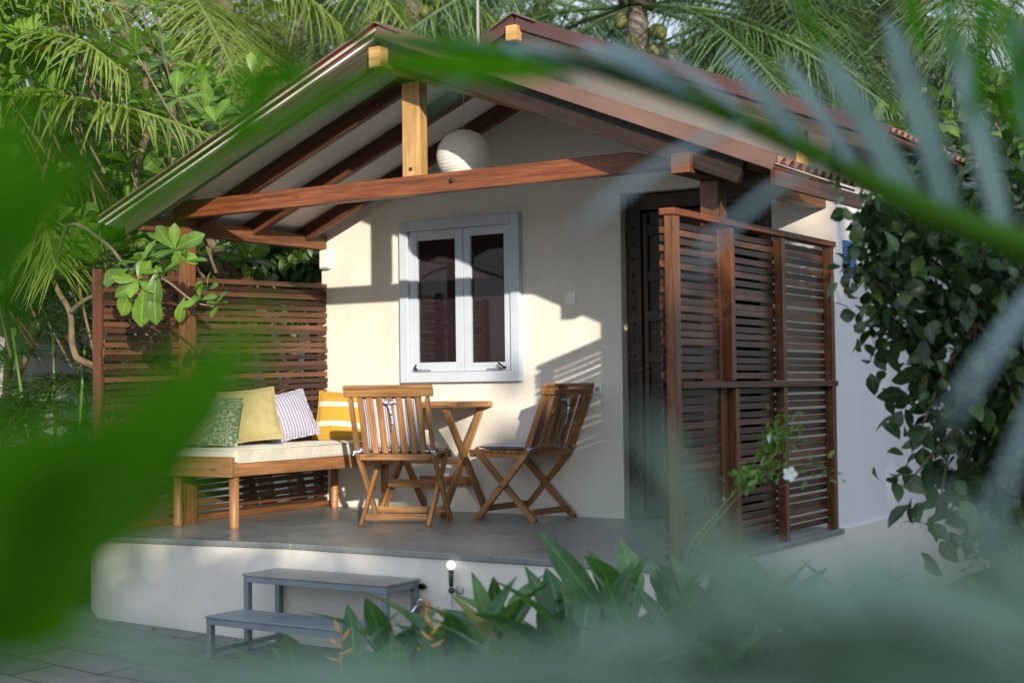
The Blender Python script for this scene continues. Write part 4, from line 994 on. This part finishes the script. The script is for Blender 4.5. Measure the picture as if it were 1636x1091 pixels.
# --- shrub at the right
sb_ = drop(at(1620, 870, 6.4), GZ); t = empty('garden_shrub', sb_); tag(t, 'large dark glossy-leaved shrub covering the side wall at the right', 'shrub')
cl = [((1560, 420), 6.3, .42, 300), ((1470, 400), 6.2, .27, 170), ((1400, 385), 6.15, .17, 60), ((1500, 520), 6.25, .27, 150), ((1430, 500), 6.2, .17, 70), ((1400, 455), 6.1, .13, 34),
      ((1600, 560), 6.4, .36, 240), ((1460, 600), 6.2, .14, 34), ((1520, 650), 6.3, .20, 60), ((1610, 720), 6.4, .30, 170), ((1470, 690), 6.15, .12, 16), ((1540, 760), 6.3, .18, 42),
      ((1445, 780), 6.1, .10, 9), ((1500, 815), 6.2, .16, 24), ((1600, 850), 6.3, .25, 90), ((1650, 500), 6.5, .5, 300), ((1390, 330), 6.1, .14, 26), ((1480, 320), 6.3, .22, 70), ((1600, 300), 6.5, .3, 110), ((1660, 650), 6.3, .4, 200)]
L = Leaves(); TW = Leaves(); hub = [at(1600, 640, 6.4), at(1560, 520, 6.3), at(1620, 560, 6.4)]
for i, ((px, py), d, r, n) in enumerate(cl):
    c = at(px, py, d); n = int(n*(1.35 if py < 560 else .95)); h = hub[i % 3]
    lv_tube(TW, bez([h, Vector(h).lerp(c, .5)+Vector((0, 0, .06)), c], 6), .010, 5)
    sz = .078 if py < 600 else .098
    P = np.array(c)+RNG.normal(size=(n, 3))*r*.48; d_ = rdirs(n, -.35); L.add(T_OVATE, P, d_, sz*(.7+.6*RNG.random(n)), nrm=rdirs(n, 1.2), wscale=1.2)
    for k in range(min(14, n//8)): lv_tube(TW, [np.array(c), (np.array(c)+P[k])/2+np.array([0, 0, .02]), P[k]], .003, 4)
TW.build('twigs', M['bark'], t); L.build('foliage', M['leaf_shrub'], t)
for pts in (((1640, 900), (1625, 760), (1570, 600), (1545, 470)), ((1650, 900), (1635, 700), (1600, 560), (1590, 430)), ((1620, 890), (1600, 780), (1590, 650), (1560, 540)), ((1660, 900), (1650, 720), (1640, 560), (1660, 420))):
    q = MB(); P = [at(x, y, 6.4) for x, y in pts]; P[0] = sb_+(P[0]-sb_)*Vector((1, 1, 0)); q.tube(bez(P, 12), [.022-.001*i for i in range(13)], 8); part('stem', q, M['bark'], t)
L = Leaves(); base = drop(at(1530, 900, 6.5), GZ); t = empty('strap_plant', base); tag(t, 'strap-leaved plant at the foot of the right-hand shrub', 'plant')
for k in range(16):
    a = k*2.4; dd = (math.cos(a)*.8, math.sin(a)*.8, .9+.4*RNG.random()); L.add(T_LANCE, [np.array(base)+RNG.normal(size=3)*(.1, .1, .0)+[0, 0, .25]], [dd], .34+.14*RNG.random(), wscale=.6)
lv_tube(L, [base, base+Vector((0, 0, .3))], .03); L.build('leaves', M['leaf_heli'], t)

# --- heliconia row in front of the platform
def heliconia(label, base, ns, h, flowers=0, group='heliconia plants in front of the platform', bend=None):
    base = Vector(base); t = empty('heliconia', base); tag(t, label, 'heliconia', group); L = Leaves(); S = Leaves(); Fl = []
    for k in range(ns):
        a = RNG.random()*6.28; r = .16*RNG.random()**.5; b0 = np.array(base)+[math.cos(a)*r, math.sin(a)*r, 0]; hh = h*(.55+.45*RNG.random())
        tp = b0+np.array([math.cos(a)*.10, math.sin(a)*.10, hh*.8]); pts = np.array(bez([b0, (b0+tp)/2, tp], 6)); lv_tube(S, pts, .010, 6)
        m = RNG.integers(3, 5); az = RNG.random()*6.28
        for j in range(m):
            f = .42+.58*j/(m-1); p = pts[min(6, int(f*6))]; az2 = az+j*PI+RNG.normal()*.4; el = .35+.8*f+RNG.normal()*.15
            d = np.array([math.cos(az2)*math.cos(el), math.sin(az2)*math.cos(el), math.sin(el)]); pe = p+d*.05
            lv_tube(S, [p, pe], .005, 4); L.add((T_BROAD, T_DROOP, T_WAVE)[RNG.integers(3)], [pe], [d], .24+.18*RNG.random(), nrm=(0, 0, 1), wscale=.6+.3*RNG.random(), roll=np.array([RNG.normal()*.4]))
        if k < flowers: Fl.append(tp+np.array([0, 0, .02]))
    S.build('stems', M['stem_green'], t); L.build('leaves', M['leaf_heli'], t)
    return t
def bracts(t, p):
    q = MB(); p = Vector(p); q.tube([p-Vector((0, 0, .28)), p-Vector((0, 0, .12)), p], .006, 6)
    for j, s in enumerate((-1, 1, -1, 1, -1)):
        z = -.03+.022*j; d = RT*s*(.056-.008*j)+Vector((0, 0, .018+.010*j)); a = p+Vector((0, 0, z)); q.tube([a, a+d*.5+Vector((0, 0, -.006)), a+d], [.006, .007, .001], 6)
    part('flower', q, M['bract'], t)
hl = 'broad-leaved heliconia clump in the row before the platform'
for i, (px, d, h) in enumerate(((625, 5.5, .30), (655, 5.7, .36), (775, 5.9, .42), (815, 5.5, .46), (850, 5.8, .48), (905, 5.4, .46), (960, 5.7, .54), (1010, 5.4, .46), (1060, 5.8, .58), (1115, 5.4, .50), (1170, 5.7, .64), (1235, 5.5, .55), (730, 5.4, .32), (875, 5.6, .44), (985, 5.6, .48), (1090, 5.6, .5), (1310, 5.8, .48), (1380, 5.4, .44))):
    heliconia(hl, drop(at(px, 1000, d), GZ), 9, h)
t = heliconia('heliconia with orange flower bracts at the left end of the row', drop(at(560, 1000, 5.6), GZ), 5, .28, group=None); bracts(t, at(545, 1040, 5.25))
t = heliconia('heliconia with a single orange flower beside the garden tap', drop(at(700, 1000, 5.7), GZ), 7, .40, group=None); bracts(t, at(690, 1028, 5.3))
base = drop(at(965, 1000, 5.6), GZ); t = empty('heliconia', base); tag(t, 'tallest heliconia, one long leaf rising above the porch edge', 'heliconia')
L = Leaves(); tp = at(975, 1000, 5.6); lv_tube(L, bez([base, (base+tp)/2, tp], 5), .011, 6)
for (a, b_, wd) in (((972, 985), (866, 860), .62), ((975, 1000), (1003, 905), .5), ((970, 1010), (905, 965), .5)):
    A, B = at(*a, 5.6), at(*b_, 5.55); L.add(T_BROAD, [A], [B-A], (B-A).length, nrm=(.2, -.9, .3), wscale=wd)
L.build('leaves', M['leaf_heli'], t)

# --- jasmine shoot
base = drop(at(1085, 1000, 6.1), GZ); t = empty('jasmine_bush', base); tag(t, 'thin flowering shoot with fresh green leaves before the right screen', 'plant')
L = Leaves(); S = Leaves()
stems = [[base, at(1090, 910, 6.0), at(1140, 825, 5.95), at(1200, 760, 5.9), at(1240, 722, 5.9), at(1240, 672, 5.9)], [base, at(1100, 910, 6.0), at(1160, 815, 5.95), at(1215, 762, 5.9), at(1265, 742, 5.9), at(1318, 745, 5.9)], [at(1215, 745, 5.9), at(1235, 700, 5.95), at(1268, 690, 5.9)], [at(1180, 775, 5.9), at(1195, 760, 5.9), at(1180, 768, 5.8)]]
for st in stems:
    c = bez(st, 20); lv_tube(S, c, .0048, 5)
    for k in range(4, 21):
        p = c[k]; f = k/20; m = 6 if f > .55 else (2 if k % 3 == 0 else 0)
        if len(st) < 6: m = 5
        if m: L.add(T_OVATE, np.array([p]*m)+RNG.normal(size=(m, 3))*.025*(.4+f), rdirs(m, .3), .024+.020*RNG.random(m), nrm=rdirs(m, 1.2))
S.build('stems', M['stem_pale'], t); L.build('leaves', M['leaf_jasmine'], t)
q = Leaves(); pc = at(1262, 757, 5.8)
for k in range(5): a = k*1.257; q.add(T_OBOV, [pc], [RT*math.cos(a)+UP*math.sin(a)-FW*.25], .030, nrm=-FW, wscale=1.7)
q.build('flower', M['flower_white'], t)
q = Leaves(); pc = at(1229, 708, 5.85); q.add(T_LANCE, [pc]*3, [(0, 0, 1), (.1, 0, 1), (-.1, .1, 1)], .035, wscale=1.3); q.build('bud', M['flower_white'], t)

# --- foreground palm, seen out of focus
T_BL = leaf_template([.024, .029, .031, .032, .031, .029, .024, .004], .18, .05)
def blades(L, items, n=(-FW+Vector((0, 0, 1.3)))):
    for (a, b_, wd) in items:
        A, B = at(*a), at(*b_); d = B-A; L.add(T_BL, [A], [d], d.length, nrm=n, wscale=wd/(.064*d.length), roll=np.array([RNG.normal()*.25]))
fb = Vector((5.6, -7.3, GZ)); t = empty('areca_palm', fb); tag(t, 'blurred foreground palm whose fronds arch across the top and bottom right', 'palm', None)
q = MB(); q.tube([fb, fb+Vector((-.03, 0, .7)), fb+Vector((-.1, .05, 1.1))], [.05, .04, .03], 10); part('stem', q, M['stem_green'], t)
L = Leaves(); rp = [(2150, 600, 1.5), (1850, 470, 1.6), (1640, 395, 1.65), (1480, 335, 1.7), (1320, 255, 1.75), (1120, 165, 1.8), (900, 95, 1.85), (700, 68, 1.9), (560, 62, 1.95)]
c = bez([fb+Vector((-.1, .05, 1.1))]+[at(*p) for p in rp], 50)
rq = MB(); rq.tube(c, [.024-.00034*i for i in range(51)], 8)
def rach(x):
    for (a, b_) in zip(rp[:-1], rp[1:]):
        if b_[0] <= x <= a[0]: f = (x-b_[0])/(a[0]-b_[0]); return (x, b_[1]+(a[1]-b_[1])*f, b_[2]+(a[2]-b_[2])*f)
    return rp[-1]
its = []
for x, dx, dy in ((1790, -60, -420), (1700, -75, -400), (1604, -85, -370), (1522, -100, -330), (1462, -150, -250), (1375, -120, -200), (1300, -140, -170), (1225, -165, -140), (1150, -180, -120), (1110, -185, -105), (1070, -190, -90), (1030, -195, -78), (990, -190, -60), (900, -170, -36), (810, -150, -22), (730, -120, -10)):
    p = rach(x); its.append((p, (x+dx, p[1]+dy, p[2]+.02), .030 if x < 1200 else .0335))
for x, dx, dy in ((1740, -120, 330), (1700, -150, 150), (1330, -260, 75), (1200, -280, 70), (850, -160, 20)):
    p = rach(x); its.append((p, (x+dx, p[1]+dy, p[2]-.8), .012))
blades(L, [i for i in its if i[0][0] >= 940]); fo = L.build('frond', M['leaf_frond'], t)
L = Leaves(); blades(L, [i for i in its if i[0][0] < 940]); L.build('frond_tip', M['leaf_tip'], fo); part('midrib', rq, M['near_green'], fo)
L = Leaves(); lv_tube(L, bez([fb+Vector((-.1, .05, 1.1)), at(1800, 300, 1.3), at(1640, 60, 1.4), at(1560, -60, 1.5)], 14), .006, 6)
blades(L, [((1640, 60, 1.4), (1680, 300, 1.4), .02), ((1600, 10, 1.4), (1640, 240, 1.45), .018), ((1575, -30, 1.45), (1560, 200, 1.5), .018), ((1500, -80, 1.5), (1535, 120, 1.5), .02), ((1440, -60, 1.6), (1475, 90, 1.6), .016), ((1240, -70, 1.6), (1330, 90, 1.6), .014)])
L.build('frond', M['leaf_near'], t)
L = Leaves(); rp2 = [(2000, 1120, .62), (1700, 1020, .6), (1450, 980, .58), (1200, 1000, .56), (900, 1070, .55), (600, 1130, .55), (200, 1180, .55)]
lv_tube(L, bez([fb+Vector((-.1, .05, .9))]+[at(*p) for p in rp2], 40), .005, 6)
its = []
for x, y, tx_, ty_, wd in ((1650, 1010, 1240, 900, .022), (1560, 1000, 1100, 860, .02), (1500, 990, 1380, 860, .02), (1400, 985, 1040, 900, .014), (1350, 985, 1120, 830, .012), (1300, 1010, 900, 990, .014), (1220, 1000, 1020, 640, .013), (1180, 1005, 960, 760, .012), (1100, 1050, 700, 1040, .016),
                       (1000, 1070, 600, 1060, .016), (900, 1080, 480, 1070, .016), (800, 1090, 350, 1050, .018), (650, 1120, 150, 1030, .018), (500, 1150, 60, 960, .016), (1636, 1100, 1150, 1060, .028), (1500, 1120, 1000, 1100, .028), (1300, 1130, 850, 1110, .028), (1700, 1080, 1400, 930, .024), (1100, 1120, 560, 1130, .024), (1750, 980, 1480, 780, .014), (1820, 1010, 1600, 850, .014), (1750, 1060, 1200, 960, .04), (1700, 1130, 1150, 1040, .03), (1760, 1000, 1360, 900, .03)):
    its.append(((x, y, .57), (tx_, ty_, .60), wd))
blades(L, its); L.build('frond', M['leaf_veil'], t)

# --- foreground broad leaves at the left
lb = Vector((3.1, -8.15, GZ)); t = empty('broad_leaf_plant', lb); tag(t, 'blurred bright green leaves filling the left edge right before the lens', 'plant', None)
q = MB(); q.tube([lb, lb+Vector((.05, 0, .6)), lb+Vector((.12, .03, 1.15))], [.03, .024, .015], 10); part('stem', q, M['stem_green'], t)
T_BN = leaf_template([.06, .12, .16, .17, .15, .09, .01], .12, .12)
def big(items, mat='leaf_near'):
    for (a, b_, wd) in items:
        A, B = at(*a), at(*b_); d = B-A; L = Leaves(); L.add(T_BN, [A], [d], d.length, nrm=-FW, wscale=wd/(.34*d.length)); lv_tube(L, [lb+Vector((.1, .03, .9)), (lb+Vector((.1, .03, .9))+A)/2, A], .003, 5); L.build('leaf', M[mat], t)
big([((-60, 1010, .46), (450, 470, .52), .039), ((-180, 900, .46), (30, 60, .48), .040), ((-130, 1100, .46), (160, 690, .47), .045), ((-200, 700, .46), (120, 190, .48), .026),
     ((-80, 600, .6), (170, 200, .62), .014), ((20, 880, .46), (400, 640, .49), .030), ((-100, 960, .45), (230, 815, .47), .028), ((-140, 800, .46), (190, 650, .48), .022), ((90, 960, .45), (370, 590, .47), .030), ((-100, 1010, .47), (170, 1000, .48), .028)])
big([((60, 440, 1.0), (420, 190, 1.1), .016), ((330, 260, 1.1), (700, 60, 1.25), .018), ((600, 100, 1.2), (930, 110, 1.25), .030), ((470, 90, 1.2), (330, 270, 1.15), .018), ((360, 130, 1.2), (520, 120, 1.2), .022)])

# ================================================================== trees outside the frame, on the sun's side: they cast the photo's shade
def sunpt(u, w_, y0): return Vector((u-.948*y0, y0, w_-.325*y0))      # point that shades the ray (u, w)
def shade(label, y0, u0, u1, prof, n, size, name='shade_hedge'):
    """dense foliage whose top follows prof(u)"""
    base = sunpt((u0+u1)/2, 0, y0); base.z = -.5; t = empty(name, base); tag(t, label, name.replace('_', ' '))
    L = Leaves(); TW = Leaves(); us = RNG.uniform(u0, u1, n); tops = np.array([prof(u) for u in us]); y = y0+RNG.normal(size=n)*.35
    zt = tops-.325*y; k = RNG.random(n)**.8; z = zt-k*(zt+.4); P = np.stack([us-.948*y0+RNG.normal(size=n)*.05, y, z], 1)
    L.add(T_OVATE, P, rdirs(n), size*(.6+.8*RNG.random(n)), nrm=rdirs(n))
    for i in range(int((u1-u0)/.8)+1):
        u = u0+.4+i*.8; p = sunpt(u, 0, y0); p.z = -.5; lv_tube(TW, [p, p+Vector((.03, 0, 1.2)), sunpt(u, prof(u)-.5, y0)], .05, 6)
    TW.build('limbs', M['bark'], t); L.build('foliage', M['leaf_back'], t)
shade('unseen foliage bank added behind the camera to shade the platform face', -15, -7.5, -1.75, lambda u: -.73+.080*(u+1.8)+.015*math.sin(u*5), 16000, .26)  # unseen foliage put in to shade the lower platform face
def prof2(u):
    pts = [(-1.8, -.55), (-1.35, .15), (-.95, .55), (-.6, .85), (-.3, .30), (.05, .45), (.45, 1.15), (1.1, 1.45), (1.6, 1.75), (2.5, 2.2), (4, 2.6), (9, 2.8)]
    for (a, za), (b_, zb) in zip(pts[:-1], pts[1:]):
        if a <= u <= b_: return za+(zb-za)*(u-a)/(b_-a)+.08*math.sin(u*9)
    return pts[-1][1]
shade('row of tall garden trees behind the photographer to the right', -16, -1.8, 9, prof2, 22000, .32, 'tree_row')
